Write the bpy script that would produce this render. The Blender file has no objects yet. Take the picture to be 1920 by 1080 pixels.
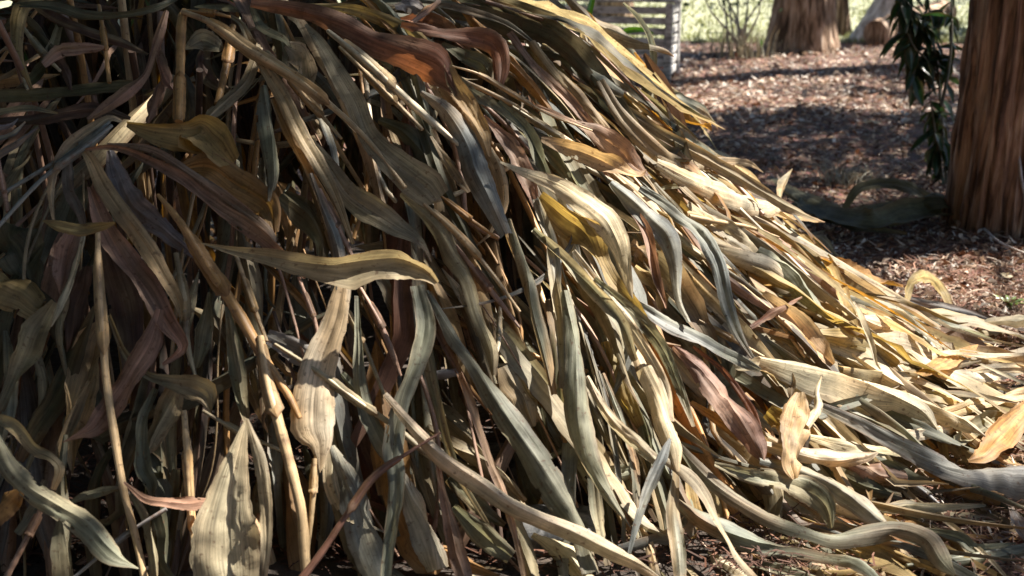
import bpy, math, random
import numpy as np
from mathutils import noise as mnoise, Vector

random.seed(7)
rng = np.random.default_rng(11)
scene = bpy.context.scene
R = math.radians

# ---------------------------------------------------------------- camera
FPX = 2318.0                      # focal length in pixels of the 1920 wide photograph
CAM_H = 1.1
PITCH = math.atan(690 / FPX)      # the horizon lies above the frame
cam = bpy.data.cameras.new('camera')
cam.sensor_width = 36.0
cam.lens = 36.0 * FPX / 1920
cam.clip_start = 0.05
cam.clip_end = 800
cam.dof.use_dof = True
cam.dof.focus_distance = 2.55
cam.dof.aperture_fstop = 5.0
cam_ob = bpy.data.objects.new('camera', cam)
scene.collection.objects.link(cam_ob)
cam_ob.location = (0, 0, CAM_H)
cam_ob.rotation_euler = (R(90) - PITCH, 0, 0)
scene.camera = cam_ob

# ---------------------------------------------------------------- sky and sun
SUN_EL = R(52)
SUN_H = np.array([0.89, 0.45]); SUN_H /= np.linalg.norm(SUN_H)     # horizontal direction towards the sun
world = bpy.data.worlds.new('World'); scene.world = world
world.use_nodes = True
wn = world.node_tree.nodes; wl = world.node_tree.links
bg = wn['Background']
sky = wn.new('ShaderNodeTexSky'); sky.sky_type = 'NISHITA'; sky.sun_disc = False
sky.sun_elevation = SUN_EL; sky.air_density = .8; sky.dust_density = .4; sky.ozone_density = .5
sky.sun_rotation = math.atan2(SUN_H[0], SUN_H[1])
wl.new(sky.outputs[0], bg.inputs[0]); bg.inputs[1].default_value = 0.05
sun = bpy.data.lights.new('sun', 'SUN'); sun.energy = 5.0; sun.angle = R(0.53); sun.color = (1.0, 0.95, 0.87)
sun_ob = bpy.data.objects.new('sun', sun); scene.collection.objects.link(sun_ob)
to_sun = Vector((SUN_H[0] * math.cos(SUN_EL), SUN_H[1] * math.cos(SUN_EL), math.sin(SUN_EL)))
sun_ob.rotation_euler = to_sun.to_track_quat('Z', 'Y').to_euler()
scene.view_settings.view_transform = 'Standard'
scene.view_settings.look = 'None'
scene.view_settings.exposure = 1.9
scene.view_settings.gamma = 1
scene.view_settings.use_curve_mapping = False
scene.cycles.max_bounces = 8
scene.cycles.transparent_max_bounces = 4

# ---------------------------------------------------------------- helpers
def link(o, parent=None):
    scene.collection.objects.link(o)
    if parent is not None:
        o.parent = parent
    return o

def tag(o, label=None, cat=None, group=None, kind=None):
    if label: o['label'] = label
    if cat: o['category'] = cat
    if group: o['group'] = group
    if kind: o['kind'] = kind
    return o

def empty(name, loc, label, cat, group=None):
    o = bpy.data.objects.new(name, None)
    o.location = loc; o.empty_display_size = 0.1
    link(o)
    return tag(o, label, cat, group)

class Geo:
    """collects vertices, faces, colours and uvs for one mesh"""
    def __init__(s):
        s.v = []; s.f = []; s.c = []; s.u = []; s.n = 0
    def add(s, v, f, c=None, u=None):
        v = np.asarray(v, float).reshape(-1, 3); f = np.asarray(f, int)
        s.v.append(v); s.f.append(f + s.n)
        if c is None: c = np.ones((len(v), 3)) * 0.5
        c = np.asarray(c, float)
        if c.ndim == 1: c = np.tile(c, (len(v), 1))
        s.c.append(c)
        s.u.append(np.zeros((len(v), 2)) if u is None else np.asarray(u, float))
        s.n += len(v)
    def build(s, name, mat, parent=None, origin=None, smooth=True):
        me = bpy.data.meshes.new(name)
        v = np.concatenate(s.v)
        o3 = np.zeros(3) if origin is None else np.asarray(origin, float)
        v = v - o3
        quads = np.concatenate([f for f in s.f if f.shape[1] == 4]) if any(f.shape[1] == 4 for f in s.f) else np.zeros((0, 4), int)
        tris = np.concatenate([f for f in s.f if f.shape[1] == 3]) if any(f.shape[1] == 3 for f in s.f) else np.zeros((0, 3), int)
        nq, nt = len(quads), len(tris)
        loops = np.concatenate([quads.ravel(), tris.ravel()]).astype(np.int32)
        me.vertices.add(len(v)); me.vertices.foreach_set('co', v.astype(np.float32).ravel())
        me.loops.add(len(loops)); me.loops.foreach_set('vertex_index', loops)
        me.polygons.add(nq + nt)
        st = np.concatenate([np.arange(nq) * 4, nq * 4 + np.arange(nt) * 3]).astype(np.int32)
        me.polygons.foreach_set('loop_start', st)
        me.polygons.foreach_set('use_smooth', np.full(nq + nt, smooth))
        ca = me.color_attributes.new('Col', 'FLOAT_COLOR', 'POINT')
        c4 = np.ones((len(v), 4), np.float32); c4[:, :3] = np.concatenate(s.c)
        ca.data.foreach_set('color', c4.ravel())
        uv = me.uv_layers.new(name='UVMap')
        uu = np.concatenate(s.u)[loops]
        uv.data.foreach_set('uv', uu.astype(np.float32).ravel())
        me.materials.append(mat)
        me.update(calc_edges=True); me.validate()
        o = bpy.data.objects.new(name, me)
        o.location = o3
        link(o)
        if parent is not None:
            o.parent = parent
            o.location = o3 - np.array(parent.location)
        return o

def pixdir(px, py):
    x = (px - 960) / FPX; y = -(py - 540) / FPX
    return np.array([x, math.cos(PITCH) + y * math.sin(PITCH), -math.sin(PITCH) + y * math.cos(PITCH)])
CAM = np.array([0, 0, CAM_H])
def ground_at(px, py, z=0.0):
    d = pixdir(px, py); t = (z - CAM_H) / d[2]
    return CAM + d * t
def to_pix(p):
    """world -> photograph pixel"""
    p = np.asarray(p, float) - CAM
    dep = p[..., 1] * math.cos(PITCH) - p[..., 2] * math.sin(PITCH)
    up = p[..., 1] * math.sin(PITCH) + p[..., 2] * math.cos(PITCH)
    return 960 + FPX * p[..., 0] / dep, 540 - FPX * up / dep, dep

def catmull(P, n):
    P = np.asarray(P, float)
    if len(P) == 2:
        s = np.linspace(0, 1, n)[:, None]; return P[0] * (1 - s) + P[1] * s
    Q = np.vstack([2 * P[0] - P[1], P, 2 * P[-1] - P[-2]])
    seg = np.linalg.norm(np.diff(P[:, :3], axis=0), axis=1); cum = np.concatenate([[0], np.cumsum(seg)])
    out = []
    for s in np.linspace(0, cum[-1], n):
        i = min(max(np.searchsorted(cum, s, 'right') - 1, 0), len(P) - 2)
        t = (s - cum[i]) / max(seg[i], 1e-9)
        a, b, c, d = Q[i], Q[i + 1], Q[i + 2], Q[i + 3]
        out.append(0.5 * (2 * b + (c - a) * t + (2 * a - 5 * b + 4 * c - d) * t * t + (3 * b - a - 3 * c + d) * t ** 3))
    return np.array(out)

def unit(v):
    return v / (np.linalg.norm(v, axis=-1, keepdims=True) + 1e-12)

def grid_faces(n, m, wrap=False):
    i = np.arange(n - 1)[:, None]; j = np.arange(m if wrap else m - 1)[None, :]
    j2 = (j + 1) % m
    a = i * m + j; b = i * m + j2; c = (i + 1) * m + j2; d = (i + 1) * m + j
    return np.stack(np.broadcast_arrays(a, b, c, d), -1).reshape(-1, 4)

def tube(geo, P, rad, sides=8, col=(.5, .4, .3), squash=None, cap=True):
    P = np.asarray(P, float); n = len(P)
    rad = np.broadcast_to(np.asarray(rad, float), (n,))
    T = unit(np.gradient(P, axis=0))
    ref = np.array([0.13, 0.21, 0.97])
    B = unit(np.cross(T, ref)); N = np.cross(B, T)
    a = np.linspace(0, 2 * math.pi, sides, endpoint=False)
    k = 1.0 if squash is None else squash
    ring = P[:, None, :] + rad[:, None, None] * (np.cos(a)[None, :, None] * B[:, None, :] + k * np.sin(a)[None, :, None] * N[:, None, :])
    L = np.concatenate([[0], np.cumsum(np.linalg.norm(np.diff(P, axis=0), axis=1))])
    uv = np.stack(np.broadcast_arrays(a[None, :] / (2 * math.pi) * 0.03, L[:, None]), -1).reshape(-1, 2)
    c = np.asarray(col, float)
    if c.ndim == 2: c = np.repeat(c, sides, axis=0)
    geo.add(ring.reshape(-1, 3), grid_faces(n, sides, True), c, uv)
    if cap:
        for e in (0, n - 1):
            vv = np.vstack([P[e:e + 1], ring[e]])
            ff = [[0, 1 + i, 1 + (i + 1) % sides] if e else [0, 1 + (i + 1) % sides, 1 + i] for i in range(sides)]
            cc = np.tile(c[0] if c.ndim == 2 else c, (len(vv), 1))
            geo.add(vv, ff, cc, np.zeros((len(vv), 2)))

# ---------------------------------------------------------------- materials
def new_mat(name):
    m = bpy.data.materials.new(name); m.use_nodes = True
    nt = m.node_tree; nt.nodes.clear()
    return m, nt.nodes, nt.links

def nd(nodes, t, **kw):
    n = nodes.new(t)
    for k, v in kw.items(): setattr(n, k, v)
    return n

def leaf_material(name, trans=0.3, rough=0.5, spec=0.35, bump=0.35, stri=(260, 7), vary=0.35):
    m, N, L = new_mat(name)
    out = nd(N, 'ShaderNodeOutputMaterial')
    col = nd(N, 'ShaderNodeVertexColor', layer_name='Col')
    uv = nd(N, 'ShaderNodeUVMap', uv_map='UVMap')
    mp = nd(N, 'ShaderNodeMapping'); mp.inputs['Scale'].default_value = (stri[0], stri[1], 1)
    L.new(uv.outputs[0], mp.inputs[0])
    n1 = nd(N, 'ShaderNodeTexNoise'); n1.inputs['Scale'].default_value = 1; n1.inputs['Detail'].default_value = 4; n1.inputs['Roughness'].default_value = .65
    L.new(mp.outputs[0], n1.inputs['Vector'])
    mr = nd(N, 'ShaderNodeMapRange'); mr.inputs[1].default_value = .3; mr.inputs[2].default_value = .7
    mr.inputs[3].default_value = 1 - vary; mr.inputs[4].default_value = 1 + vary * .75
    L.new(n1.outputs[0], mr.inputs[0])
    geo = nd(N, 'ShaderNodeNewGeometry')
    n2 = nd(N, 'ShaderNodeTexNoise'); n2.inputs['Scale'].default_value = 26; n2.inputs['Detail'].default_value = 5; n2.inputs['Roughness'].default_value = .6
    L.new(geo.outputs['Position'], n2.inputs['Vector'])
    mr2 = nd(N, 'ShaderNodeMapRange'); mr2.inputs[1].default_value = .32; mr2.inputs[2].default_value = .68; mr2.inputs[3].default_value = .72; mr2.inputs[4].default_value = 1.22
    L.new(n2.outputs[0], mr2.inputs[0])
    mu = nd(N, 'ShaderNodeMath', operation='MULTIPLY'); L.new(mr.outputs[0], mu.inputs[0]); L.new(mr2.outputs[0], mu.inputs[1])
    vm = nd(N, 'ShaderNodeVectorMath', operation='SCALE'); L.new(col.outputs[0], vm.inputs[0]); L.new(mu.outputs[0], vm.inputs['Scale'])
    # brown blotches of decay
    n3 = nd(N, 'ShaderNodeTexNoise'); n3.inputs['Scale'].default_value = 110; n3.inputs['Detail'].default_value = 6
    L.new(geo.outputs['Position'], n3.inputs['Vector'])
    mr3 = nd(N, 'ShaderNodeMapRange'); mr3.inputs[1].default_value = .60; mr3.inputs[2].default_value = .70; mr3.inputs[3].default_value = 0; mr3.inputs[4].default_value = .6
    L.new(n3.outputs[0], mr3.inputs[0])
    mx = nd(N, 'ShaderNodeMix', data_type='RGBA'); L.new(mr3.outputs[0], mx.inputs[0]); L.new(vm.outputs[0], mx.inputs[6]); mx.inputs[7].default_value = (.11, .055, .03, 1)
    bs = nd(N, 'ShaderNodeBsdfPrincipled'); L.new(mx.outputs[2], bs.inputs['Base Color'])
    bs.inputs['Roughness'].default_value = rough; bs.inputs['Specular IOR Level'].default_value = spec
    bp = nd(N, 'ShaderNodeBump'); bp.inputs['Strength'].default_value = bump; bp.inputs['Distance'].default_value = .0016
    L.new(n1.outputs[0], bp.inputs['Height']); L.new(bp.outputs[0], bs.inputs['Normal'])
    if trans > 0:
        hs = nd(N, 'ShaderNodeHueSaturation'); hs.inputs['Saturation'].default_value = 1.22; hs.inputs['Value'].default_value = 1.2
        L.new(mx.outputs[2], hs.inputs['Color'])
        tr = nd(N, 'ShaderNodeBsdfTranslucent'); L.new(hs.outputs[0], tr.inputs[0]); L.new(bp.outputs[0], tr.inputs['Normal'])
        ms = nd(N, 'ShaderNodeMixShader'); ms.inputs[0].default_value = trans
        L.new(bs.outputs[0], ms.inputs[1]); L.new(tr.outputs[0], ms.inputs[2]); L.new(ms.outputs[0], out.inputs[0])
    else:
        L.new(bs.outputs[0], out.inputs[0])
    return m

M_LEAF = leaf_material('dry_leaf', trans=.36, rough=.6, spec=.3, bump=.65, vary=.48)
M_STALK = leaf_material('dry_stalk', trans=0, rough=.5, spec=.35, stri=(500, 9), bump=.4)
M_LITTER = leaf_material('litter', trans=.1, rough=.75, spec=.2, stri=(200, 20), bump=.2)
M_GREEN = leaf_material('living_leaf', trans=.3, rough=.32, spec=.5, stri=(220, 10), bump=.15, vary=.2)

def bark_material(name, cols, scale=(19, 19, 2.6), bump=1.0, dist=.02):
    m, N, L = new_mat(name)
    out = nd(N, 'ShaderNodeOutputMaterial'); bs = nd(N, 'ShaderNodeBsdfPrincipled')
    tc = nd(N, 'ShaderNodeTexCoord'); mp = nd(N, 'ShaderNodeMapping'); mp.inputs['Scale'].default_value = scale
    L.new(tc.outputs['Object'], mp.inputs[0])
    wv = nd(N, 'ShaderNodeTexNoise'); wv.inputs['Scale'].default_value = 1; wv.inputs['Detail'].default_value = 8; wv.inputs['Roughness'].default_value = .62; wv.inputs['Distortion'].default_value = .6
    L.new(mp.outputs[0], wv.inputs['Vector'])
    cr = nd(N, 'ShaderNodeValToRGB'); L.new(wv.outputs[0], cr.inputs[0])
    e = cr.color_ramp.elements
    e[0].position = .40; e[0].color = (*cols[0], 1); e[1].position = .64; e[1].color = (*cols[2], 1)
    x = e.new(.5); x.color = (*cols[1], 1)
    n2 = nd(N, 'ShaderNodeTexNoise'); n2.inputs['Scale'].default_value = 5; n2.inputs['Detail'].default_value = 5
    L.new(tc.outputs['Object'], n2.inputs['Vector'])
    mr = nd(N, 'ShaderNodeMapRange'); mr.inputs[1].default_value = .3; mr.inputs[2].default_value = .7; mr.inputs[3].default_value = .6; mr.inputs[4].default_value = 1.35
    L.new(n2.outputs[0], mr.inputs[0])
    vm = nd(N, 'ShaderNodeVectorMath', operation='SCALE'); L.new(cr.outputs[0], vm.inputs[0]); L.new(mr.outputs[0], vm.inputs['Scale'])
    L.new(vm.outputs[0], bs.inputs['Base Color']); bs.inputs['Roughness'].default_value = .85; bs.inputs['Specular IOR Level'].default_value = .2
    bp = nd(N, 'ShaderNodeBump'); bp.inputs['Strength'].default_value = bump; bp.inputs['Distance'].default_value = dist
    L.new(wv.outputs[0], bp.inputs['Height']); L.new(bp.outputs[0], bs.inputs['Normal'])
    L.new(bs.outputs[0], out.inputs[0])
    return m
M_BARK = bark_material('red_fibrous_bark', [(.085, .047, .032), (.27, .15, .095), (.44, .29, .195)], scale=(28, 28, 3.0))
M_BARK2 = bark_material('brown_bark', [(.07, .042, .025), (.26, .165, .105), (.46, .34, .25)])
M_BARK_PALE = bark_material('pale_bark', [(.3, .26, .22), (.5, .46, .41), (.7, .67, .62)], scale=(9, 9, 3))
M_WOOD = bark_material('weathered_wood', [(.2, .185, .17), (.42, .40, .37), (.6, .58, .54)], scale=(4, 40, 40), bump=.3, dist=.004)
M_STONE = bark_material('grey_stone', [(.05, .05, .05), (.12, .12, .12), (.2, .195, .19)], scale=(30, 30, 30), bump=.5, dist=.006)

def ground_material():
    m, N, L = new_mat('needle_litter_ground')
    out = nd(N, 'ShaderNodeOutputMaterial'); bs = nd(N, 'ShaderNodeBsdfPrincipled')
    geo = nd(N, 'ShaderNodeNewGeometry')
    a = nd(N, 'ShaderNodeTexNoise'); a.inputs['Scale'].default_value = 38; a.inputs['Detail'].default_value = 8; a.inputs['Roughness'].default_value = .7
    b = nd(N, 'ShaderNodeTexNoise'); b.inputs['Scale'].default_value = 1.6; b.inputs['Detail'].default_value = 5
    v = nd(N, 'ShaderNodeTexVoronoi'); v.inputs['Scale'].default_value = 55; v.inputs['Randomness'].default_value = 1
    for n in (a, b, v): L.new(geo.outputs['Position'], n.inputs['Vector'])
    cr = nd(N, 'ShaderNodeValToRGB'); e = cr.color_ramp.elements
    e[0].position = .34; e[0].color = (.02, .010, .006, 1); e[1].position = .72; e[1].color = (.30, .18, .115, 1)
    x = e.new(.5); x.color = (.11, .05, .030, 1)
    L.new(a.outputs[0], cr.inputs[0])
    mx = nd(N, 'ShaderNodeMix', data_type='RGBA', blend_type='MULTIPLY'); mx.inputs[0].default_value = .5
    L.new(cr.outputs[0], mx.inputs[6]); L.new(v.outputs['Color'], mx.inputs[7])
    mr = nd(N, 'ShaderNodeMapRange'); mr.inputs[1].default_value = .35; mr.inputs[2].default_value = .65; mr.inputs[3].default_value = .7; mr.inputs[4].default_value = 1.5
    L.new(b.outputs[0], mr.inputs[0])
    vm = nd(N, 'ShaderNodeVectorMath', operation='SCALE'); L.new(mx.outputs[2], vm.inputs[0]); L.new(mr.outputs[0], vm.inputs['Scale'])
    L.new(vm.outputs[0], bs.inputs['Base Color']); bs.inputs['Roughness'].default_value = .9
    bp = nd(N, 'ShaderNodeBump'); bp.inputs['Strength'].default_value = .9; bp.inputs['Distance'].default_value = .015
    L.new(a.outputs[0], bp.inputs['Height']); L.new(bp.outputs[0], bs.inputs['Normal'])
    L.new(bs.outputs[0], out.inputs[0])
    return m
M_GROUND = ground_material()

def lawn_material():
    m, N, L = new_mat('lawn_turf')
    out = nd(N, 'ShaderNodeOutputMaterial'); bs = nd(N, 'ShaderNodeBsdfPrincipled')
    geo = nd(N, 'ShaderNodeNewGeometry')
    a = nd(N, 'ShaderNodeTexNoise'); a.inputs['Scale'].default_value = 3; a.inputs['Detail'].default_value = 8; a.inputs['Roughness'].default_value = .7
    L.new(geo.outputs['Position'], a.inputs['Vector'])
    cr = nd(N, 'ShaderNodeValToRGB'); e = cr.color_ramp.elements
    e[0].position = .35; e[0].color = (.17, .19, .09, 1); e[1].position = .7; e[1].color = (.36, .34, .23, 1)
    L.new(a.outputs[0], cr.inputs[0]); L.new(cr.outputs[0], bs.inputs['Base Color']); bs.inputs['Roughness'].default_value = .9
    L.new(bs.outputs[0], out.inputs[0])
    return m
M_LAWN = lawn_material()

# ---------------------------------------------------------------- ground
def fbm(x, y, s, seed=0.0):
    return mnoise.fractal(Vector((x * s + seed, y * s - seed, seed * .37)), 1.0, 2.0, 4)
def gh(x, y):
    fade = min(1, max(0, (11.0 - y) / 3)) * min(1, max(0, (12 - abs(x)) / 4))
    return 0.022 * fbm(x, y, 1.3, 3.1) * fade if fade > 0 else 0.0

xs = np.unique(np.concatenate([[-400, -150, -60, -25, -12], np.arange(-8, 12.01, .16), [16, 30, 60, 150, 400]]))
ys = np.unique(np.concatenate([[-400, -120, -40, -12, -4], np.arange(-1, 13.01, .16), [15, 18, 24, 40, 80, 200, 600]]))
g = Geo()
V = np.array([[x, y, gh(x, y)] for y in ys for x in xs])
g.add(V, grid_faces(len(ys), len(xs)))
tag(g.build('ground', M_GROUND), kind='structure')

g = Geo()
lx = np.concatenate([[-300, -80, -20], np.arange(-8, 14.1, .4), [20, 60, 300]])
rows = []
for k, ly in enumerate([0, .5, 1, 2, 4, 8, 16, 40, 120, 500]):
    for x in lx:
        y0 = 11.75 + .35 * fbm(x, 3, .6, 8) + .12 * fbm(x, 7, 3.0, 2)
        rows.append((x, y0 + ly, .006 + .012 * min(1, ly)))
g.add(rows, grid_faces(10, len(lx)))
tag(g.build('lawn', M_LAWN), kind='structure')

# bare earth of the bed, coloured near black to deepen the shade under the clump
m_, N_, L_ = new_mat('shade_dark_soil')
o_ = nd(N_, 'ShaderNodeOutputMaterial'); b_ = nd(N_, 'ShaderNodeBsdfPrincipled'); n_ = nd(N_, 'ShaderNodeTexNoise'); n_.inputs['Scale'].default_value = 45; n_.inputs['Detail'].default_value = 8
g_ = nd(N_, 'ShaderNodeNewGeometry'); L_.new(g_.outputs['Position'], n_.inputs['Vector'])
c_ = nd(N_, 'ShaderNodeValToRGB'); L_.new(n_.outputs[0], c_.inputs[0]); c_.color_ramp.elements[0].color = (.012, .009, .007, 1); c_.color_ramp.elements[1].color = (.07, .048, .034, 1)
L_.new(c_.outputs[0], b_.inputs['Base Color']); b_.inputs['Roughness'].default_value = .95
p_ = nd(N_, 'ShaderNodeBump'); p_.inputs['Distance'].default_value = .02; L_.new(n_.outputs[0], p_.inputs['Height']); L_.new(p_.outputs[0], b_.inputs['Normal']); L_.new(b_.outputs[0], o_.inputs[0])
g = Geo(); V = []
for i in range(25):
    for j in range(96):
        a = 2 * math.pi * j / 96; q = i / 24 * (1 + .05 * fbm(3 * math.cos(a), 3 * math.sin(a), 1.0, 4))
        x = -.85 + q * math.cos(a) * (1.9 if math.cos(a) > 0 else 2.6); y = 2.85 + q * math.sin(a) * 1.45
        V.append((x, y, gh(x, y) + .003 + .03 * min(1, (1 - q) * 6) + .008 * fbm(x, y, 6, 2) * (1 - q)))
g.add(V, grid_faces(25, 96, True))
tag(g.build('shade_soil', m_), kind='structure')

# ---------------------------------------------------------------- heap of withered ginger: shape of the mound
CX, CY = -0.85, 3.05
FR = ([0, .33, .58, .79, .92, 1], [1.0, .93, .72, .42, .18, 0])
RT = ([0, .3, .435, .54, .65, .74, .85, .98, 1], [1.0, .95, .83, .59, .39, .24, .08, .012, 0])
def H(x, y):
    x = np.asarray(x, float); y = np.asarray(y, float)
    dx = x - CX; dy = y - CY
    nx = dx / np.where(dx > 0, 2.3, 1.7); ny = dy / np.where(dy > 0, 1.25, 1.2)
    rho = np.sqrt(nx * nx + ny * ny) + 1e-9
    wr = np.clip(nx / rho, 0, 1) ** 1.5
    h = np.interp(rho, *FR) * (1 - wr) + np.interp(rho, *RT) * wr
    return np.where(rho < 1, h, 0)
def Hn(x, y):
    e = .02
    gx = (H(x + e, y) - H(x - e, y)) / (2 * e); gy = (H(x, y + e) - H(x, y - e)) / (2 * e)
    return unit(np.stack([-gx, -gy, np.ones_like(gx)], -1))
def flow(x, y):
    dx = x - CX; dy = y - CY
    v = np.array([dx / (2.3 if dx > 0 else 1.7) ** .6, dy / 1.2 ** .6])
    return v / (np.linalg.norm(v) + 1e-9)
TT = np.arange(1.3, 7, .008)
def surf_hit(px, py, lift=0.0):
    d = pixdir(px, py)
    P = CAM + d * TT[:, None]
    m = np.nonzero(P[:, 2] <= H(P[:, 0], P[:, 1]) + lift)[0]
    return TT[m[0]] if len(m) else None

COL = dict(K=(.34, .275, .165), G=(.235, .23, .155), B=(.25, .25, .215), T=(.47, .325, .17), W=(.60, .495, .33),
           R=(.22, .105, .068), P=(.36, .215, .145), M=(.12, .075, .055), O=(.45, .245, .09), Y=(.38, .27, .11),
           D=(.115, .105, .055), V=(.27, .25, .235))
BROWN = np.array([.20, .10, .05])

def leaf_geo(geo, P, hw, Nrm, col, n=26, m=13, kappa=.9, vfold=.0, roll=None, ripple=.1, tipbrown=.5, rnd=None, notch=True):
    """a leaf blade: centreline P, half widths, face normals; cross-section curled (kappa) and creased (vfold)"""
    r = rnd or random
    hw = np.asarray(hw, float)
    if hw.ndim == 1: hw = np.stack([hw, hw], 1)
    A = catmull(np.hstack([P, Nrm]), n)
    kn = np.concatenate([[0], np.cumsum(np.linalg.norm(np.diff(P, axis=0), axis=1))]); kn /= kn[-1]
    sw = np.linspace(0, 1, n)
    wl_ = np.maximum(np.interp(sw, kn, hw[:, 0]), .0009); wr_ = np.maximum(np.interp(sw, kn, hw[:, 1]), .0009)
    P = A[:, :3]; N0 = A[:, 3:6]; w = .5 * (wl_ + wr_)
    T = unit(np.gradient(P, axis=0))
    B = unit(np.cross(T, N0)); N0 = np.cross(B, T)
    s = np.linspace(0, 1, n)
    L = np.concatenate([[0], np.cumsum(np.linalg.norm(np.diff(P, axis=0), axis=1))])
    if roll is not None:
        a = np.interp(s, np.linspace(0, 1, len(roll)), roll)
        B, N0 = np.cos(a)[:, None] * B + np.sin(a)[:, None] * N0, -np.sin(a)[:, None] * B + np.cos(a)[:, None] * N0
    hm = (m + 1) // 2                             # the two halves meet in a sharp crease along the midrib
    u = np.concatenate([np.linspace(-1, 0, hm), np.linspace(0, 1, hm)]); m = 2 * hm
    sd_ = np.concatenate([-np.ones(hm), np.ones(hm)])
    kp = r.uniform(0, 99)
    ka = kappa * (1 + 1.1 * np.array([mnoise.noise(Vector((q * 16 + kp, kp, 0))) for q in L]) + .3 * np.sin(2.1 * s * math.pi + kp))
    ka = np.where(np.abs(ka) < .05, .05, ka)
    den = np.where(np.abs(ka) < 1.4, np.sin(np.abs(ka)), 1.0)
    X = np.sin(ka[:, None] * u) / den[:, None] * np.sign(ka)[:, None]
    Z = (1 - np.cos(ka[:, None] * u)) / den[:, None] * np.sign(ka)[:, None]
    Z = Z + vfold * (np.abs(u)[None, :] - .5)
    k1, k2 = r.uniform(14, 30), r.uniform(14, 30)
    edge = np.where(sd_ < 0, np.sin(k1 * L[:, None] + r.uniform(0, 6)), np.sin(k2 * L[:, None] + r.uniform(0, 6)))
    Z = Z + ripple * (u ** 2)[None, :] * edge
    pl = r.uniform(0, 6)
    fr = r.uniform(6, 13); pa = r.uniform(.03, .11)
    ps = np.sin(u[None, :] * fr + pl + r.uniform(-3, 3) * s[:, None])
    Z = Z + pa * np.abs(ps) * np.sign(r.uniform(-1, 1)) + .04 * np.sin(u * 5 + pl)   # pleats along the veins
    cr_ = r.uniform(.06, .26) * (1 if notch else .4)                                    # crumples across the blade
    Z = Z + cr_ * np.array([[(mnoise.noise(Vector((a * 42 + pl * 9, b * 1.5, pl))) + .6 * abs(mnoise.noise(Vector((a * 95 - pl, b * 2.6, pl + 4))))) for b in u] for a in L])
    tw = 1 + .06 * np.sin(L * r.uniform(20, 40) + r.uniform(0, 6))
    jag = 1 + .05 * np.array([[r.uniform(-1, 1) if abs(x) > .99 else 0 for x in u] for _ in range(n)])
    wx = np.where(sd_[None, :] < 0, wl_[:, None], wr_[:, None]) * tw[:, None]
    V = P[:, None, :] + (wx * X * jag)[:, :, None] * B[:, None, :] + (w)[:, None, None] * Z[:, :, None] * N0[:, None, :]
    c = np.array(col)[None, None, :] * np.ones((n, m, 1))
    fb = np.clip((s - .78) / .22, 0, 1) ** 1.5 * tipbrown
    fe = np.clip((np.abs(u) - .72) / .28, 0, 1) * r.uniform(.05, .5)
    f = np.clip(fb[:, None] + fe[None, :], 0, .85)[:, :, None]
    c = c * (1 - f) + BROWN * f
    mid = np.exp(-(u / .12) ** 2)[None, :, None] * r.uniform(0, .35)
    c = c * (1 + mid)
    # a slow shift of hue along the blade
    c2 = np.array(r.choice([(.46, .37, .22), (.42, .28, .14), (.26, .22, .13), (.36, .20, .09), (.20, .11, .06), (.20, .20, .14), (.17, .17, .12)])) * (.6 + .5 * np.mean(col) / .27)
    sat = 1 - min(col) / max(max(col), .01)
    q1, q2 = r.uniform(0, 99), r.uniform(.25, .75) * float(np.interp(sat, [.5, .7], [1, .35])) * (0 if col[1] > col[0] * 1.15 else 1)
    mixf = np.array([[mnoise.noise(Vector((a * 9 + q1, b * .9 + q1, 2.2))) for b in u] for a in L])
    mixf = np.clip((mixf + .15) * 2.2, 0, 1)[:, :, None] * q2
    c = c * (1 - mixf) + c2 * mixf
    ph = r.uniform(0, 6); am = r.uniform(0, .22)
    sh = (am * np.sin(3.0 * s * math.pi + ph))[:, None, None]
    c = np.clip(c * (1 + sh * np.array([1.0, .8, .5])), 0.01, .9)
    uo = r.uniform(0, 50); vo = r.uniform(0, 50)
    uv = np.stack(np.broadcast_arrays(uo + u[None, :] * np.maximum(w.max() * .7, .008), vo + L[:, None]), -1)
    ff = grid_faces(n, m).reshape(n - 1, m - 1, 4)
    keep = np.ones((n - 1, m - 1), bool); keep[:, hm - 1] = False
    if m > 8 and notch:                                     # splits and frayed notches in the margin
        for _ in range(r.choice([0, 1, 1, 2, 3])):
            k0 = r.randrange(n // 4, n - 2); depth = r.choice([1, 1, 2, 2, 3])
            for q in range(depth):
                a_, b_ = k0 + q, k0 + q + r.choice([1, 1, 2]) - (q > 1)
                col_ = q
                cc_ = col_ if _ % 2 else m - 2 - col_
                keep[min(a_, n - 2):min(max(b_, a_ + 1), n - 1), cc_] = False
    ff = ff[keep]
    geo.add(V.reshape(-1, 3), ff, c.reshape(-1, 3), uv.reshape(-1, 2))

def trace3d(pts, lift):
    """photo points on the mound -> 3D points and half widths; the distance is that of the mound (or ground) they lie on"""
    ts = []
    prev = None; pp = None
    for (x, y, *w) in pts:
        t = surf_hit(x, max(y, -140), 0.0)
        if prev is not None:
            lim = .0032 * math.hypot(x - pp[0], y - pp[1]) + .03
            if t is None: t = prev
            t = min(max(t, prev - lim), prev + lim)
        elif t is None or t > 4.6:
            t = 3.5
        ts.append(t); prev = t; pp = (x, y)
    ts = np.array(ts)
    if len(ts) > 2:
        sm = ts.copy(); sm[1:-1] = .25 * ts[:-2] + .5 * ts[1:-1] + .25 * ts[2:]; ts = sm
    lifts = np.broadcast_to(np.asarray(lift, float), ts.shape) if np.ndim(lift) == 0 else np.interp(np.linspace(0, 1, len(ts)), np.linspace(0, 1, len(lift)), lift)
    ts = ts - lifts - .02
    P = np.array([CAM + pixdir(q[0], q[1]) * t for q, t in zip(pts, ts)])
    P[:, 2] = np.maximum(P[:, 2], .012)
    hw = np.array([[q[2] * t / FPX / 2] * 2 if len(q) == 3 else [q[2] * t / FPX, q[3] * t / FPX] for q, t in zip(pts, ts)])
    return P, hw

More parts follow.
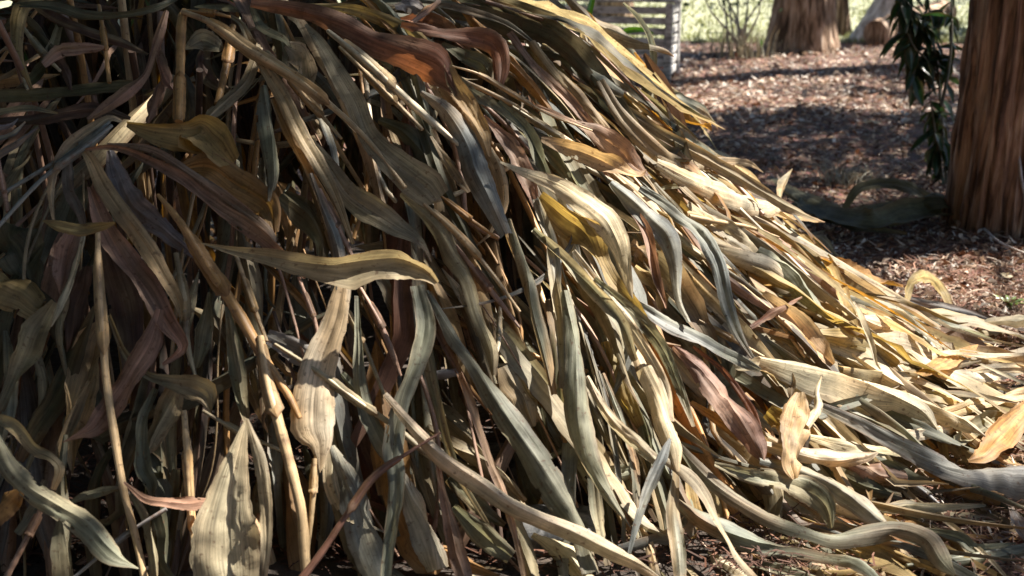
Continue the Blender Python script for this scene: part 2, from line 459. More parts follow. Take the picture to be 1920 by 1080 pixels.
clump = empty('withered_ginger_clump', (CX, CY, 0),
              'big collapsed clump of withered ginger with long dry tan and grey-green leaves', 'plant')
parts = {'leaf': 0, 'stalk': 0}
def add_leaf(pts, colk, lift=.06, kappa=None, vfold=None, roll=None, ripple=None, seed=0, tip=None, n=34, notch=True):
    r = random.Random(seed)
    P, hw = trace3d(pts, lift)
    sn = Hn(P[:, 0], P[:, 1]); vw = unit(CAM - P)
    N0 = unit(.62 * vw + .38 * sn)
    base = np.array(COL[colk]) * r.uniform(.88, 1.12) * np.array([r.uniform(.95, 1.05), 1, r.uniform(.92, 1.08)])
    g = Geo()
    leaf_geo(g, P, hw, N0, base, n=n,
             kappa=kappa if kappa is not None else r.choice([-1, -1, 1]) * r.uniform(.25, .85),
             vfold=vfold if vfold is not None else r.choice([.3, .5, -.35, -.55, -.7]),
             roll=roll if roll is not None else [r.uniform(-.75, .75) for _ in range(5)],
             ripple=ripple if ripple is not None else r.uniform(.05, .16),
             tipbrown=tip if tip is not None else r.uniform(0, .8), rnd=r, notch=notch and r.random() < .6)
    o = g.build('leaf', M_LEAF, clump, origin=P[0])
    parts['leaf'] += 1
    return o

def stalk_profile(n, r0, r):
    """slightly swollen nodes along a stalk"""
    rad = np.full(n, r0)
    for _ in range(max(1, n // 9)):
        k = r.randrange(1, n - 1); rad[k] *= 1.14
    return rad

def add_stalk(pts, colk, lift=.05, seed=0, sheath=True):
    r = random.Random(seed + 5000)
    P, hw = trace3d(pts, lift)
    A = catmull(np.hstack([P, hw[:, :1]]), 30)
    base = np.array(COL[colk]) * r.uniform(.85, 1.12)
    cl = np.tile(base, (30, 1)) * (1 + .16 * np.sin(np.linspace(0, r.uniform(5, 14), 30) + r.uniform(0, 6)))[:, None]
    for _ in range(2):
        k = r.randrange(2, 28); cl[k] = cl[k] * .45 + BROWN * .4
    rad = A[:, 3] * .86 * (1 + .05 * np.sin(np.arange(30) * 1.7 + r.uniform(0, 6)))
    g = Geo()
    tube(g, A[:, :3], np.maximum(rad, .0012), 9, cl, squash=.75)
    st = g.build('stalk', M_STALK, clump, origin=P[0])
    parts['stalk'] += 1
    if sheath:                                    # the papery sheath wrapped round part of it
        a = r.uniform(.0, .35); b = a + r.uniform(.25, .5)
        S = A[int(a * 29):int(b * 29) + 1]
        if len(S) > 4:
            vw = unit(CAM - S[:, :3])
            Pp = S[:, :3] + vw * (S[:, 3:4] * .55)
            Pp[-2:] += vw[-2:] * .006
            g2 = Geo()
            ww = S[:, 3] * 1.25; ww[-1] *= .15; ww[0] *= .8
            leaf_geo(g2, Pp, ww, vw, base * np.array([1.08, 1.06, 1.0]), n=18, m=7, kappa=-1.25, vfold=0, ripple=.04, roll=[0, 0], tipbrown=.6, rnd=r)
            sh = g2.build('sheath', M_LEAF)
            sh.parent = st; sh.location = -np.array(st.location) - np.array(clump.location)
    return st

# ---------------------------------------------------------------- the leaves and stalks one can pick out
# (colour, lift off the mound in metres, 'x,y,width ...' in photograph pixels, options)
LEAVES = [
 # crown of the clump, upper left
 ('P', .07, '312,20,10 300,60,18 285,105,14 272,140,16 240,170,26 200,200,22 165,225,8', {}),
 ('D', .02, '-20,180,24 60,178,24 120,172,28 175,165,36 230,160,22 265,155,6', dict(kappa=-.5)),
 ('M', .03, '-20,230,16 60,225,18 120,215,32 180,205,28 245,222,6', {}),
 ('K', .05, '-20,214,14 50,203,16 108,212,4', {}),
 ('K', .09, '228,228,10 205,222,16 170,245,26 130,275,26 105,310,18 95,360,14 100,412,6', {}),
 ('Y', .07, '238,232,4,6 290,238,6,34 350,240,10,52 380,236,12,72 402,262,24,52 438,304,12,30', dict(kappa=.5, vfold=.5, roll=[-.2, -.2, .3, .3], tip=.1)),
 ('O', .06, '326,322,14 390,312,56 440,345,64 500,385,54 514,436,20', dict(kappa=-.4, vfold=.35)),
 ('P', .10, '160,280,6 210,275,10 260,290,15 330,330,22 400,385,26 470,430,28 520,470,22 572,522,6', dict(kappa=1.0)),
 ('P', .09, '200,272,8 280,280,15 350,320,19 420,370,24 500,430,22 518,462,8', dict(kappa=-1.0)),
 ('T', .10, '150,275,8 170,300,22 195,350,30 235,410,36 280,470,36 310,520,26 335,565,20 340,602,5', dict(kappa=-.8)),
 ('V', .06, '206,282,12 220,330,42 240,370,54 280,410,50 330,450,34 366,480,14', dict(kappa=.6)),
 ('Y', .08, '78,-10,20 40,15,28 30,80,24 45,130,12 60,168,5', {}),
 ('D', .08, '20,8,14 100,10,22 160,28,18 230,28,13 290,15,13 335,-5,10', {}),
 ('M', .03, '60,8,10 110,38,20 170,60,20 230,80,17 278,102,8', {}),
 ('P', .05, '195,88,14 140,92,26 110,97,28 82,122,16', dict(tip=.2)),
 ('M', .03, '108,105,22 125,140,18 132,168,6', {}),
 ('P', .05, '292,80,10 302,118,26 312,150,22 326,170,3', {}),
 ('P', .03, '302,155,22 288,200,22 276,230,6', {}),
 ('K', .06, '486,85,18 465,150,26 430,185,28 400,212,26 382,232,8', {}),
 ('G', .02, '345,92,8 380,76,42 418,92,22', {}),
 ('V', .06, '-10,292,16 30,270,12 72,240,3', {}), ('V', .06, '-10,262,14 25,250,10 48,228,3', {}),
 ('V', .05, '-10,240,12 20,235,8 34,222,2', {}),
 ('K', .02, '430,28,8 455,45,18 470,80,20 490,110,10', {}),
 ('D', .00, '-10,60,20 40,40,24 90,80,22 130,150,10', {}),
 ('D', .00, '110,50,14 90,110,22 60,150,20 30,170,8', {}),
 ('M', .00, '400,60,10 380,110,30 395,150,30 430,170,8', {}),
 # left flank
 ('Y', .14, '80,414,3 110,423,22 150,430,24 190,425,17 215,418,6', dict(kappa=-.9, tip=.2)),
 ('P', .07, '142,430,22 128,470,46 117,520,34 112,550,8', dict(kappa=.4, vfold=.4)),
 ('V', .06, '125,290,20 130,350,26 150,395,24 158,432,14', {}),
 ('W', .10, '158,425,8 142,495,14 117,565,14 94,612,6', dict(kappa=-1)),
 ('K', .07, '102,565,18 68,618,46 50,662,48 30,705,32 0,770,18', dict(kappa=.5, vfold=.3)),
 ('Y', .05, '-40,520,60 0,540,78 40,555,74 72,582,44 92,574,8', dict(kappa=-.5)),
 ('D', .02, '10,420,70 40,480,88 62,545,24', {}),
 ('P', .08, '168,350,14 195,420,36 230,480,48 275,540,44 315,610,40 342,652,20 305,684,6', dict(kappa=.6, vfold=.4, tip=.1)),
 ('M', .03, '182,420,16 210,500,56 235,580,66 245,650,46 236,700,14', {}),
 ('M', .02, '165,500,20 145,560,44 135,620,34 128,660,8', {}),
 ('P', .09, '300,580,16 282,640,42 250,690,48 215,750,52 180,800,36 150,815,12 118,829,2', dict(kappa=-.5, tip=.2)),
 ('D', .03, '178,575,8 140,660,34 110,740,46 70,800,44 38,865,16', {}),
 ('G', .03, '392,548,8 385,620,34 368,690,16', {}),
 ('G', .05, '425,575,8 436,640,24 446,700,34 456,760,22 462,796,10', dict(kappa=1)),
 ('K', .08, '205,590,8 235,660,14 275,705,16 320,718,26 360,728,46 385,742,48 394,774,3', dict(kappa=.7, tip=.1)),
 ('W', .16, '462,784,4 446,850,36 431,920,80 423,985,118 424,1050,124 434,1115,110', dict(kappa=-.35, vfold=.30, roll=[0, .1, 0, -.1], ripple=.05, tip=0, n=34, notch=False)),
 ('K', .18, '462,786,8 485,860,24 497,940,26 499,1020,22 490,1090,16', dict(kappa=-1)),
 ('K', .12, '-20,775,18 28,800,26 66,842,24 95,858,18 112,880,22 100,918,10', dict(kappa=.8)),
 ('G', .13, '-10,815,26 20,878,42 60,918,44 110,950,44 165,985,48 212,1040,48 260,1066,3', dict(kappa=-.6, vfold=-.3, tip=.1)),
 ('O', .09, '50,905,16 22,930,44 -15,970,46', {}),
 ('G', .08, '122,815,10 115,900,20 118,960,26 120,1030,40 126,1100,42', {}),
 ('K', .07, '168,715,10 140,780,22 116,850,22 124,925,10', {}),
 ('G', .06, '128,946,5 160,930,18 200,920,20 228,914,6', {}),
 ('G', .07, '290,728,12 266,800,22 266,870,32 284,908,26 284,934,3', dict(kappa=.9)),
 ('K', .06, '328,735,42 310,780,56 286,825,40 272,856,6', dict(kappa=.4)),
 ('P', .10, '232,905,8 270,935,18 310,944,28 350,948,34 392,944,34', dict(kappa=.7, tip=0)),
 ('K', .05, '245,925,12 275,980,18 292,1090,18', {}),
 ('D', .02, '330,880,14 320,960,34 305,1040,40 300,1100,30', {}),
 ('G', .04, '10,620,10 20,700,30 15,780,26 0,840,10', {}),
 ('D', .01, '210,840,10 180,900,24 170,980,30 180,1090,20', {}),
 ('K', .02, '60,640,10 85,720,24 75,800,22 50,880,8', {}),
 ('G', .03, '30,1000,16 60,960,24 85,900,12', {}),
 # the long folded leaf lying across the front and its neighbours
 ('K', .20, '378,456,1,1 440,470,8,10 500,480,14,16 560,491,17,24 620,497,14,34 650,493,14,52 700,486,17,42 742,483,15,44 768,490,5,38 800,506,7,26 820,530,4,8', dict(kappa=.35, vfold=.45, roll=[0, -.1, -.25, -.1, 0], ripple=.04, tip=.25, n=36, notch=False)),
 ('W', .10, '642,535,15,15 628,600,24,26 604,672,33,35 590,740,37,37 588,800,38,42 598,832,26,20 600,886,1,1', dict(kappa=-.45, vfold=.15, ripple=.05, tip=.0, notch=False)),
 ('G', .13, '782,535,28 797,600,38 790,660,38 766,720,36 746,790,38 737,850,42 743,885,36 740,950,28 730,1020,24 722,1090,22', dict(kappa=-.7, roll=[0, .3, .6, .1, -.5, .2], tip=0, n=40)),
 ('G', .09, '668,555,8 672,640,15 676,720,28 690,780,34 720,840,32 738,874,8', dict(kappa=1.0)),
 ('B', .09, '624,835,14 646,890,42 670,950,60 692,1020,66 718,1090,54', dict(kappa=-.5, vfold=-.2, tip=0)),
 ('W', .08, '752,890,18 780,950,50 806,1010,60 822,1068,40', dict(kappa=-.5, tip=.1)),
 ('P', .11, '818,840,5 826,900,15 838,960,24 856,1030,36 872,1095,40', dict(kappa=.6, tip=0)),
 ('G', .10, '800,545,8 850,630,28 900,700,34 950,780,46 1000,850,56 1050,930,58 1090,1000,46 1112,1075,40', dict(kappa=-.6, vfold=-.35, ripple=.14, n=40, tip=.1)),
 ('W', .14, '720,740,12 790,820,26 840,865,32 900,905,34 950,940,34 1010,970,34 1080,1000,34 1140,1030,30 1200,1060,24 1250,1095,18', dict(kappa=-.9, n=40, tip=.2)),
 ('P', .11, '862,700,12 890,780,18 915,860,20 945,930,18 964,1000,16 985,1090,10', dict(kappa=1.0)),
 ('D', .04, '842,895,28 900,950,34 946,985,10', {}),
 ('G', .06, '850,950,16 900,1000,46 958,1046,28', {}),
 ('K', .08, '556,236,8 610,300,28 650,360,44 690,390,54 740,422,42 780,446,22 800,470,8 809,492,2', dict(kappa=-.4, vfold=.4, tip=.9)),
 ('B', .09, '582,325,8 606,390,15 626,440,22 637,490,24 632,545,26', dict(kappa=-.8, tip=0)),
 ('K', .09, '752,362,18 815,420,32 850,480,38 880,530,34 897,590,34 922,650,26 926,704,8', dict(kappa=-.7, vfold=-.3)),
 ('D', .02, '525,370,40 570,400,60 600,450,40 606,500,12', {}),
 ('G', .03, '700,500,14 735,560,30 760,620,28 780,680,10', {}),
 ('B', .05, '805,548,10 840,620,16 890,690,22 940,760,26 970,830,20', dict(kappa=-1)),
 ('K', .04, '940,690,40 960,720,60 985,760,50 1000,800,10', {}),
 ('G', .03, '640,700,12 690,760,26 740,830,26 770,890,10', {}),
 ('K', .02, '800,800,12 860,840,30 930,880,30 985,940,10', {}),
 ('V', .04, '500,630,30 560,660,50 600,690,30 640,730,8', {}),
 ('W', .02, '1000,690,26 970,720,50 985,760,40 1010,790,8', {}),
 # upper middle
 ('R', .11, '470,6,7,7 560,20,15,17 640,45,22,26 700,75,26,30 760,97,32,34 812,116,32,42 838,140,10,34 857,180,1,1', dict(kappa=-.45, vfold=-.25, ripple=.05, tip=0, n=36, notch=False)),
 ('R', .11, '752,46,12 820,60,28 880,68,38 920,78,40 936,98,36 940,130,34 936,168,8', dict(kappa=-.5, vfold=.2, tip=0)),
 ('T', .12, '834,95,8 850,150,28 880,200,34 905,250,28 917,294,6', dict(kappa=.5, vfold=.3)),
 ('T', .08, '828,160,18 860,195,32 890,235,40 915,275,34 936,315,28 946,370,22 936,424,6', dict(kappa=-.9)),
 ('B', .11, '790,172,10 830,200,28 860,240,40 880,280,50 892,320,50 916,370,44 948,440,26', dict(kappa=-.6, vfold=-.4, ripple=.13, tip=0)),
 ('K', .12, '573,45,3,3 600,80,11,11 630,130,18,19 665,190,20,20 690,250,20,22 725,290,23,25 770,328,30,34 800,352,38,37 818,374,30,28', dict(kappa=-.35, vfold=.35, roll=[.1, .2, 0, -.2], ripple=.04, tip=0, n=36, notch=False)),
 ('W', .06, '536,84,12 560,100,46 566,125,48 574,170,32 567,204,4', dict(kappa=.7)),
 ('G', .08, '494,160,12 500,220,36 508,270,34 513,330,22 505,378,6', dict(kappa=-.6)),
 ('T', .09, '486,110,20 530,180,28 560,240,34 600,310,28 630,370,20 662,458,6', dict(kappa=-.8)),
 ('T', .07, '512,185,14 555,280,24 592,356,8', {}),
 ('Y', .08, '575,10,8 660,18,20 720,40,26 770,65,32 812,94,12', {}),
 ('D', .07, '828,82,10 870,105,30 905,120,34 924,150,6', dict(kappa=.8)),
 ('G', .06, '852,145,14 910,190,22 965,228,18 1000,260,8', {}),
 ('V', .06, '740,12,14 770,10,34 790,20,20', {}), ('P', .09, '832,-10,10 805,15,14 772,40,12', {}),
 ('O', .06, '845,-10,10 900,50,24 950,110,26 1000,165,20 1040,220,8', {}),
 ('G', .07, '470,10,8 490,50,20 530,72,14 545,90,6', {}),
 ('K', .04, '640,215,10 700,270,22 760,330,24 800,400,12', {}),
 ('D', .04, '710,225,14 760,250,34 800,300,34 812,330,8', {}),
 ('G', .09, '935,190,10 985,240,22 1010,290,24 1035,350,10', {}),
 ('P', .07, '905,220,10 950,270,34 985,330,36 1010,400,10', {}),
 ('K', .10, '808,255,6 830,290,16 855,330,20 880,360,10', {}),
 # ridge, upper right
 ('B', .12, '984,-10,12 987,60,26 992,110,24 988,160,20 980,202,4', dict(kappa=1.0, vfold=.4)),
 ('T', .09, '1050,-10,16 1100,40,28 1130,90,26 1156,130,20 1190,152,5', {}),
 ('K', .10, '1062,-10,14 1110,38,22 1150,60,28 1200,80,24 1245,92,15 1264,106,2', dict(kappa=-.7)),
 ('G', .11, '995,5,16 1040,60,28 1080,110,28 1120,150,28 1168,178,16', dict(kappa=-.8)),
 ('B', .09, '1030,-10,20 1080,40,28 1105,90,26 1140,140,26 1168,162,12', {}),
 ('G', .10, '1168,6,4 1195,35,11 1215,70,13 1222,110,15 1219,150,26 1230,180,28 1208,208,14', dict(kappa=.9)),
 ('D', .07, '1130,70,10 1170,95,44 1200,120,44 1216,150,34 1205,190,12', dict(kappa=-.5, vfold=-.4, ripple=.15)),
 ('W', .12, '1170,158,5 1195,195,24 1210,235,20 1213,265,2', {}),
 ('K', .10, '1125,150,16 1160,210,28 1200,255,32 1240,290,32 1280,305,28 1340,305,24 1400,305,13 1431,323,2', dict(kappa=-.7, n=36)),
 ('W', .11, '1232,305,18 1290,335,36 1340,356,48 1400,376,54 1450,382,48', dict(kappa=-.55, vfold=-.2, roll=[0, 0, .3, .5], tip=.1)),
 ('P', .08, '1005,198,8 1080,230,15 1120,250,38 1160,280,50 1190,310,46 1216,328,8', dict(kappa=-.4)),
 ('T', .09, '1015,262,14 1080,282,36 1130,302,40 1190,327,26 1212,318,3', dict(kappa=.5)),
 ('O', .05, '1235,212,24 1290,225,54 1326,238,24', dict(kappa=.6)),
 ('K', .05, '1250,165,16 1290,200,34 1320,240,34 1344,282,6', {}),
 ('K', .04, '1262,240,30 1300,270,44 1350,290,30 1380,300,8', {}),
 ('G', .04, '1240,170,14 1275,190,34 1320,210,20 1345,240,6', {}),
 ('K', .05, '1320,290,10 1370,330,30 1420,350,30 1460,390,10', {}),
 ('P', .07, '955,60,14 1010,130,22 1070,190,24 1120,250,14', {}), ('T', .08, '1000,75,18 1050,140,26 1110,210,28 1165,278,14', dict(kappa=-1.1)),
 ('W', .16, '938,303,6 990,325,22 1040,345,34 1090,375,50 1130,405,56 1152,440,46 1166,480,38 1178,530,18 1186,560,2', dict(kappa=-.5, vfold=.15, ripple=.04, tip=.3, n=36, notch=False)),
 ('B', .12, '1145,342,12 1190,380,42 1220,410,46 1250,440,42 1266,490,28 1273,560,16 1292,604,8', dict(kappa=-.5, vfold=-.3, ripple=.16, n=34)),
 ('P', .10, '1178,385,12 1210,430,22 1225,480,18 1236,530,16 1249,578,4', dict(kappa=.8)),
 ('Y', .09, '1012,368,28 1060,410,56 1100,440,58 1122,480,40 1150,530,34 1185,570,28 1224,635,20', dict(kappa=.5, vfold=.4, tip=0)),
 ('B', .13, '1200,352,14 1260,390,32 1310,430,36 1345,490,32 1362,560,28 1382,620,22 1412,672,8', dict(kappa=-.9, n=34)),
 ('G', .09, '1000,430,10 1060,490,22 1110,540,28 1160,600,26 1192,676,14', {}),
 ('W', .10, '1075,470,10 1150,570,24 1200,640,24 1245,720,20 1262,790,10', {}), ('G', .10, '1115,522,10 1190,590,26 1240,650,26 1275,730,20 1300,800,8', {}),
 ('B', .10, '1185,562,10 1240,600,34 1300,630,40 1360,662,34 1425,695,10', dict(kappa=-.5)),
 ('G', .09, '955,410,14 985,500,24 1000,580,28 1020,660,24 1038,740,12', {}), ('B', .09, '1005,372,14 1030,450,24 1045,540,24 1056,620,28 1060,730,26', {}),
 ('G', .12, '1058,545,18 1076,640,32 1080,720,46 1086,800,48 1106,870,36 1142,930,22 1182,988,3', dict(kappa=-.6, ripple=.15, n=36)),
 ('D', .03, '1030,560,20 1050,640,34 1050,740,30 1065,830,20', {}),
 ('K', .05, '1290,380,18 1340,420,40 1400,460,44 1440,510,24', {}),
 ('W', .08, '1330,460,12 1380,480,34 1440,500,44 1490,540,20', {}),
 ('T', .03, '1180,460,30 1210,480,50 1225,500,20', {}), ('W', .03, '1190,500,16 1230,540,40 1240,580,16', {}),
 ('P', .08, '1280,425,8 1340,500,16 1400,550,20 1460,590,10', {}),
 # lower middle
 ('W', .09, '1100,705,12 1140,780,22 1190,830,28 1245,875,16', {}),
 ('W', .12, '1205,690,30 1228,740,36 1248,795,38 1263,842,32 1270,884,8', dict(kappa=-.5, vfold=-.3)),
 ('B', .15, '1257,822,6 1236,872,30 1211,930,18 1193,985,14 1178,1045,6', dict(kappa=-.6, tip=0)),
 ('K', .11, '1235,855,8 1290,890,28 1322,930,30 1352,990,18 1382,1040,22 1425,1095,14', dict(roll=[0, .5, 1.0, .2], kappa=-.7)),
 ('G', .10, '1258,820,10 1320,890,26 1370,930,30 1440,970,30 1500,990,40 1560,1007,42 1610,1002,40 1680,992,36 1735,1010,42 1765,1052,34 1790,1078,6', dict(kappa=-.6, vfold=-.3, ripple=.16, n=46, tip=.1)),
 ('G', .08, '1262,932,12 1310,970,34 1370,1000,40 1440,1025,40 1500,1032,34 1560,1042,30 1612,1054,34 1660,1095,18', dict(kappa=-.6, n=36, tip=.1)),
 ('P', .10, '1262,650,8 1310,690,38 1350,740,56 1390,790,58 1420,840,36 1432,866,3', dict(kappa=-.4, vfold=-.15, ripple=.09)),
 ('O', .07, '1295,755,10 1350,790,22 1400,830,18 1446,855,8', {}), ('R', .08, '1300,650,6 1360,700,12 1410,770,16 1436,850,4', {}),
 ('G', .09, '1265,875,18 1262,960,28 1272,1040,28 1276,1095,24', {}),
 ('K', .06, '955,950,18 985,1040,30 1004,1100,26', {}), ('W', .05, '1000,1000,16 1060,1040,44 1100,1090,30', {}),
 ('G', .06, '1090,800,10 1110,880,26 1120,960,26 1140,1060,14', {}),
 ('G', .07, '1130,700,10 1165,790,18 1190,880,20 1195,960,12', {}),
 ('Y', .03, '1290,880,20 1300,960,34 1300,1010,12', {}), ('Y', .03, '1140,640,24 1160,720,40 1200,800,20', {}),
 ('K', .05, '1200,980,8 1220,1030,20 1235,1095,14', {}),
 ('G', .11, '1340,870,10 1400,890,30 1460,900,44 1510,915,52 1545,945,44 1558,990,14', dict(kappa=-.6, tip=.1)),
 # foot of the heap on the right, in the sun
 ('W', .10, '1425,672,8,16 1500,688,14,42 1560,700,12,64 1600,712,10,78 1680,745,20,24 1730,772,18,20 1758,806,2,2', dict(kappa=-.5, vfold=-.25, roll=[.1, .2, .1, -.1], tip=.1, n=34)),
 ('W', .09, '1600,715,16 1680,735,26 1760,770,34 1812,795,30 1848,818,3', dict(kappa=-.6)),
 ('T', .13, '1500,735,8,10 1494,765,24,22 1488,798,34,26 1484,832,30,24 1484,870,20,20 1490,898,6,6', dict(kappa=-.5, vfold=.2, tip=0)),
 ('W', .14, '1515,800,10 1532,770,20 1534,735,14 1540,705,2', {}),
 ('W', .10, '1425,832,16 1490,850,28 1560,863,34 1620,856,22 1646,848,5', dict(kappa=-.8)),
 ('B', .10, '1520,755,16 1600,790,26 1680,832,30 1740,862,42 1800,884,56 1860,892,72 1930,898,86', dict(kappa=-.5, vfold=-.2, tip=0, n=36)),
 ('B', .10, '1425,862,14 1520,890,34 1580,922,42 1632,962,38 1668,988,6', dict(kappa=-.7)),
 ('K', .06, '1645,958,8 1700,950,34 1760,952,26 1848,948,4', {}),
 ('G', .05, '1735,992,12 1800,1008,26 1830,1028,28 1905,1018,4', {}),
 ('G', .03, '1735,1058,14 1830,1050,24 1930,1034,22', {}),
 ('Y', .04, '1635,1018,8 1700,1045,17 1775,1075,18', {}),
 ('Y', .10, '1495,438,8 1540,450,22 1570,480,22 1604,508,6', {}),
 ('O', .11, '1540,484,8 1590,505,32 1640,526,38 1695,538,8', dict(kappa=.7, tip=.2)),
 ('D', .08, '1610,515,16 1680,560,24 1724,592,5', {}),
 ('Y', .14, '1698,565,12 1712,528,20 1742,520,30 1768,548,28 1782,578,10', dict(kappa=.6)),
 ('V', .06, '1680,556,8 1760,575,22 1830,592,17 1930,622,10', {}),
 ('Y', .11, '1470,412,12 1540,480,20 1572,540,28 1592,600,30 1612,620,5', dict(kappa=.8)),
 ('G', .10, '1420,470,16 1480,510,56 1512,552,46 1542,586,13 1564,600,2', dict(kappa=-.4)),
 ('T', .09, '1430,552,18 1490,600,38 1530,650,44 1562,684,12', dict(kappa=.6)),
 ('Y', .07, '1530,626,16 1600,635,40 1640,650,46 1684,684,14', {}),
 ('W', .06, '1630,640,28 1700,652,64 1752,664,64 1800,650,14', dict(kappa=-.5)),
 ('O', .12, '1725,705,24 1770,682,40 1810,662,24 1834,646,2', dict(kappa=.5)),
 ('W', .06, '1770,700,18 1850,706,24 1915,700,5', {}), ('W', .07, '1760,782,26 1850,752,26 1930,738,28', {}),
 ('Y', .05, '1690,738,16 1770,746,34 1826,758,12', {}), ('O', .10, '1935,760,30 1885,810,56 1850,850,44 1815,864,6', dict(kappa=.6)),
 ('P', .05, '1595,868,16 1650,890,44 1700,896,24', {}), ('O', .04, '1735,878,16 1800,910,46 1880,935,34', {}),
 ('R', .13, '1408,614,8 1450,586,18 1504,557,3', {}), ('T', .09, '1445,398,18 1500,408,18 1545,416,3', {}),
 ('K', .04, '1785,680,12 1860,668,20 1935,650,18', {}), ('K', .03, '1800,700,10 1870,690,20 1935,690,18', {}),
 ('K', .12, '1462,372,10 1468,345,20 1486,316,2', {}), ('W', .05, '1590,585,10 1640,608,30 1700,618,46 1775,645,20', {}),
 ('T', .05, '1580,690,20 1650,700,40 1720,700,20', {}), ('K', .04, '1790,830,24 1850,800,40 1925,790,30', {}),
 ('W', .05, '1640,800,16 1700,810,36 1780,800,30 1840,780,8', {}), ('W', .06, '1520,820,14 1600,840,30 1700,850,26 1760,850,8', {}),
 ('Y', .04, '1440,770,30 1470,800,44 1460,850,20', {}), ('D', .03, '1560,880,18 1620,910,36 1690,930,20', {}),
 ('K', .06, '1380,690,16 1430,690,44 1470,715,40 1480,745,10', dict(kappa=.5)),
]
STALKS = [
 ('O', .09, '335,228,18 338,120,20 340,45,22 346,20,16'), ('T', .11, '344,22,16 400,45,19 470,95,21 560,150,20 640,215,18 700,275,15 760,352,11'),
 ('O', .10, '346,20,10 400,25,12 432,32,8'), ('B', .09, '205,228,10 150,275,14 60,330,13 -10,372,12'), ('B', .10, '210,235,10 160,275,16 80,335,13 -10,432,12'),
 ('O', .03, '185,10,10 195,70,10 205,155,10'), ('O', .04, '437,48,14 425,120,18 408,195,16'),
 ('K', .04, '-5,100,8 20,95,8 52,168,7'), ('K', .03, '38,45,10 85,105,13 112,132,8'), ('P', .10, '-4,295,8 6,350,10 15,397,11'),
 ('T', .09, '183,430,11 185,520,16 192,620,18 200,720,18 215,820,20 232,920,18 255,1010,18 272,1090,18'),
 ('O', .10, '296,365,10 340,420,22 390,500,26 430,560,29 460,610,32 500,680,28 540,740,22 562,784,12'),
 ('K', .07, '330,475,13 345,560,18 350,640,16 366,705,8'), ('P', .08, '85,940,14 50,1010,16 8,1090,18'),
 ('V', .08, '312,954,12 240,1000,10 132,1088,10'), ('T', .08, '345,770,13 350,840,16 356,930,14 362,1010,14 369,1090,14'),
 ('T', .11, '488,630,18 502,720,22 522,790,27 546,880,27 565,960,25 571,1040,26 576,1095,20'), ('T', .10, '590,860,11 586,940,13 577,1045,5'),
 ('R', .15, '826,811,7 760,852,10 700,895,12 650,965,16 600,1040,20 562,1090,24'), ('K', .09, '515,645,9 600,700,16 660,745,16 740,800,17 800,850,20 865,892,12'),
 ('P', .07, '676,540,9 710,600,14 735,660,16 752,705,7'), ('P', .08, '598,355,13 625,410,16 650,460,14 666,492,10'),
 ('T', .10, '795,382,10 860,440,13 920,510,13 975,585,8'), ('O', .09, '828,368,7 880,410,12 934,447,8'), ('P', .08, '855,460,8 900,520,16 940,570,14 974,614,7'),
 ('W', .09, '615,58,14 680,110,20 740,165,23 800,220,24 866,276,12'), ('T', .09, '636,88,10 720,170,16 792,243,11'),
 ('T', .13, '848,124,6 900,140,8 960,175,8 1030,215,7 1110,245,5'), ('T', .08, '500,98,16 530,130,18 580,190,14 640,260,8'),
 ('O', .05, '560,290,12 600,350,14 640,420,8'), ('K', .06, '960,200,10 1040,250,12 1120,300,8'),
 ('T', .08, '1290,405,16 1340,415,15 1400,425,11 1460,445,7'), ('K', .07, '1240,420,8 1300,470,14 1380,520,14 1450,570,8'),
 ('G', .06, '1690,600,8 1740,640,12 1780,690,8'), ('V', .04, '1690,895,10 1730,920,12 1760,945,10'),
 ('W', .05, '1740,790,10 1820,765,14 1930,730,14'), ('G', .03, '1700,1060,10 1800,1045,12 1930,1020,10'),
 ('K', .05, '1420,850,10 1520,940,10 1600,990,8'), ('T', .06, '1310,600,8 1380,640,12 1450,680,9'),
 ('K', .05, '860,540,9 905,640,12 930,720,8'), ('W', .06, '938,575,7 935,640,10 930,665,7'),
 ('K', .05, '640,560,10 680,640,12 720,740,10'), ('P', .09, '560,520,9 590,600,10 600,660,6'),
 ('T', .08, '440,470,10 470,560,13 500,640,10'), ('K', .07, '380,770,10 450,810,12 540,850,10'),
]
def parse(s):
    return [tuple(float(v) for v in t.split(',')) for t in s.split()]
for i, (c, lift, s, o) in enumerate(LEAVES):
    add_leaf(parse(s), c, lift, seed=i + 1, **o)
for i, (c, lift, s) in enumerate(STALKS):
    add_stalk(parse(s), c, lift, seed=i + 1)

# ---------------------------------------------------------------- the rest of the heap: leaves and stalks following the fall of the mound
def void(px, py):
    """how open the heap is there: the hollow crown and the gaps of the left flank"""
    a = math.exp(-(((px - 200) / 240) ** 2 + ((py - 90) / 130) ** 2))
    b = math.exp(-(((px - 330) / 330) ** 2 + ((py - 860) / 240) ** 2)) * .95
    c = math.exp(-(((px - 900) / 150) ** 2 + ((py - 720) / 120) ** 2)) * .85
    d = math.exp(-(((px - 1620) / 90) ** 2 + ((py - 935) / 50) ** 2)) * .8
    l = float(np.interp(px, [520, 700, 950, 1100], [.84, .62, .3, 0])) * float(np.interp(py, [180, 330], [.5, 1]))
    return max(a, b, c, d, l)
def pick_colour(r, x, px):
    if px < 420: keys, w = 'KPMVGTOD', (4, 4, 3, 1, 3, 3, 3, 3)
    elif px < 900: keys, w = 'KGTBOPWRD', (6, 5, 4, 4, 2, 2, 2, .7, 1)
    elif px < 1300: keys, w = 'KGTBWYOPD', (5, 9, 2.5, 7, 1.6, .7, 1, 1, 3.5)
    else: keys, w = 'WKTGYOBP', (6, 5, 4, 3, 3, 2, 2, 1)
    return r.choices(keys, w)[0]

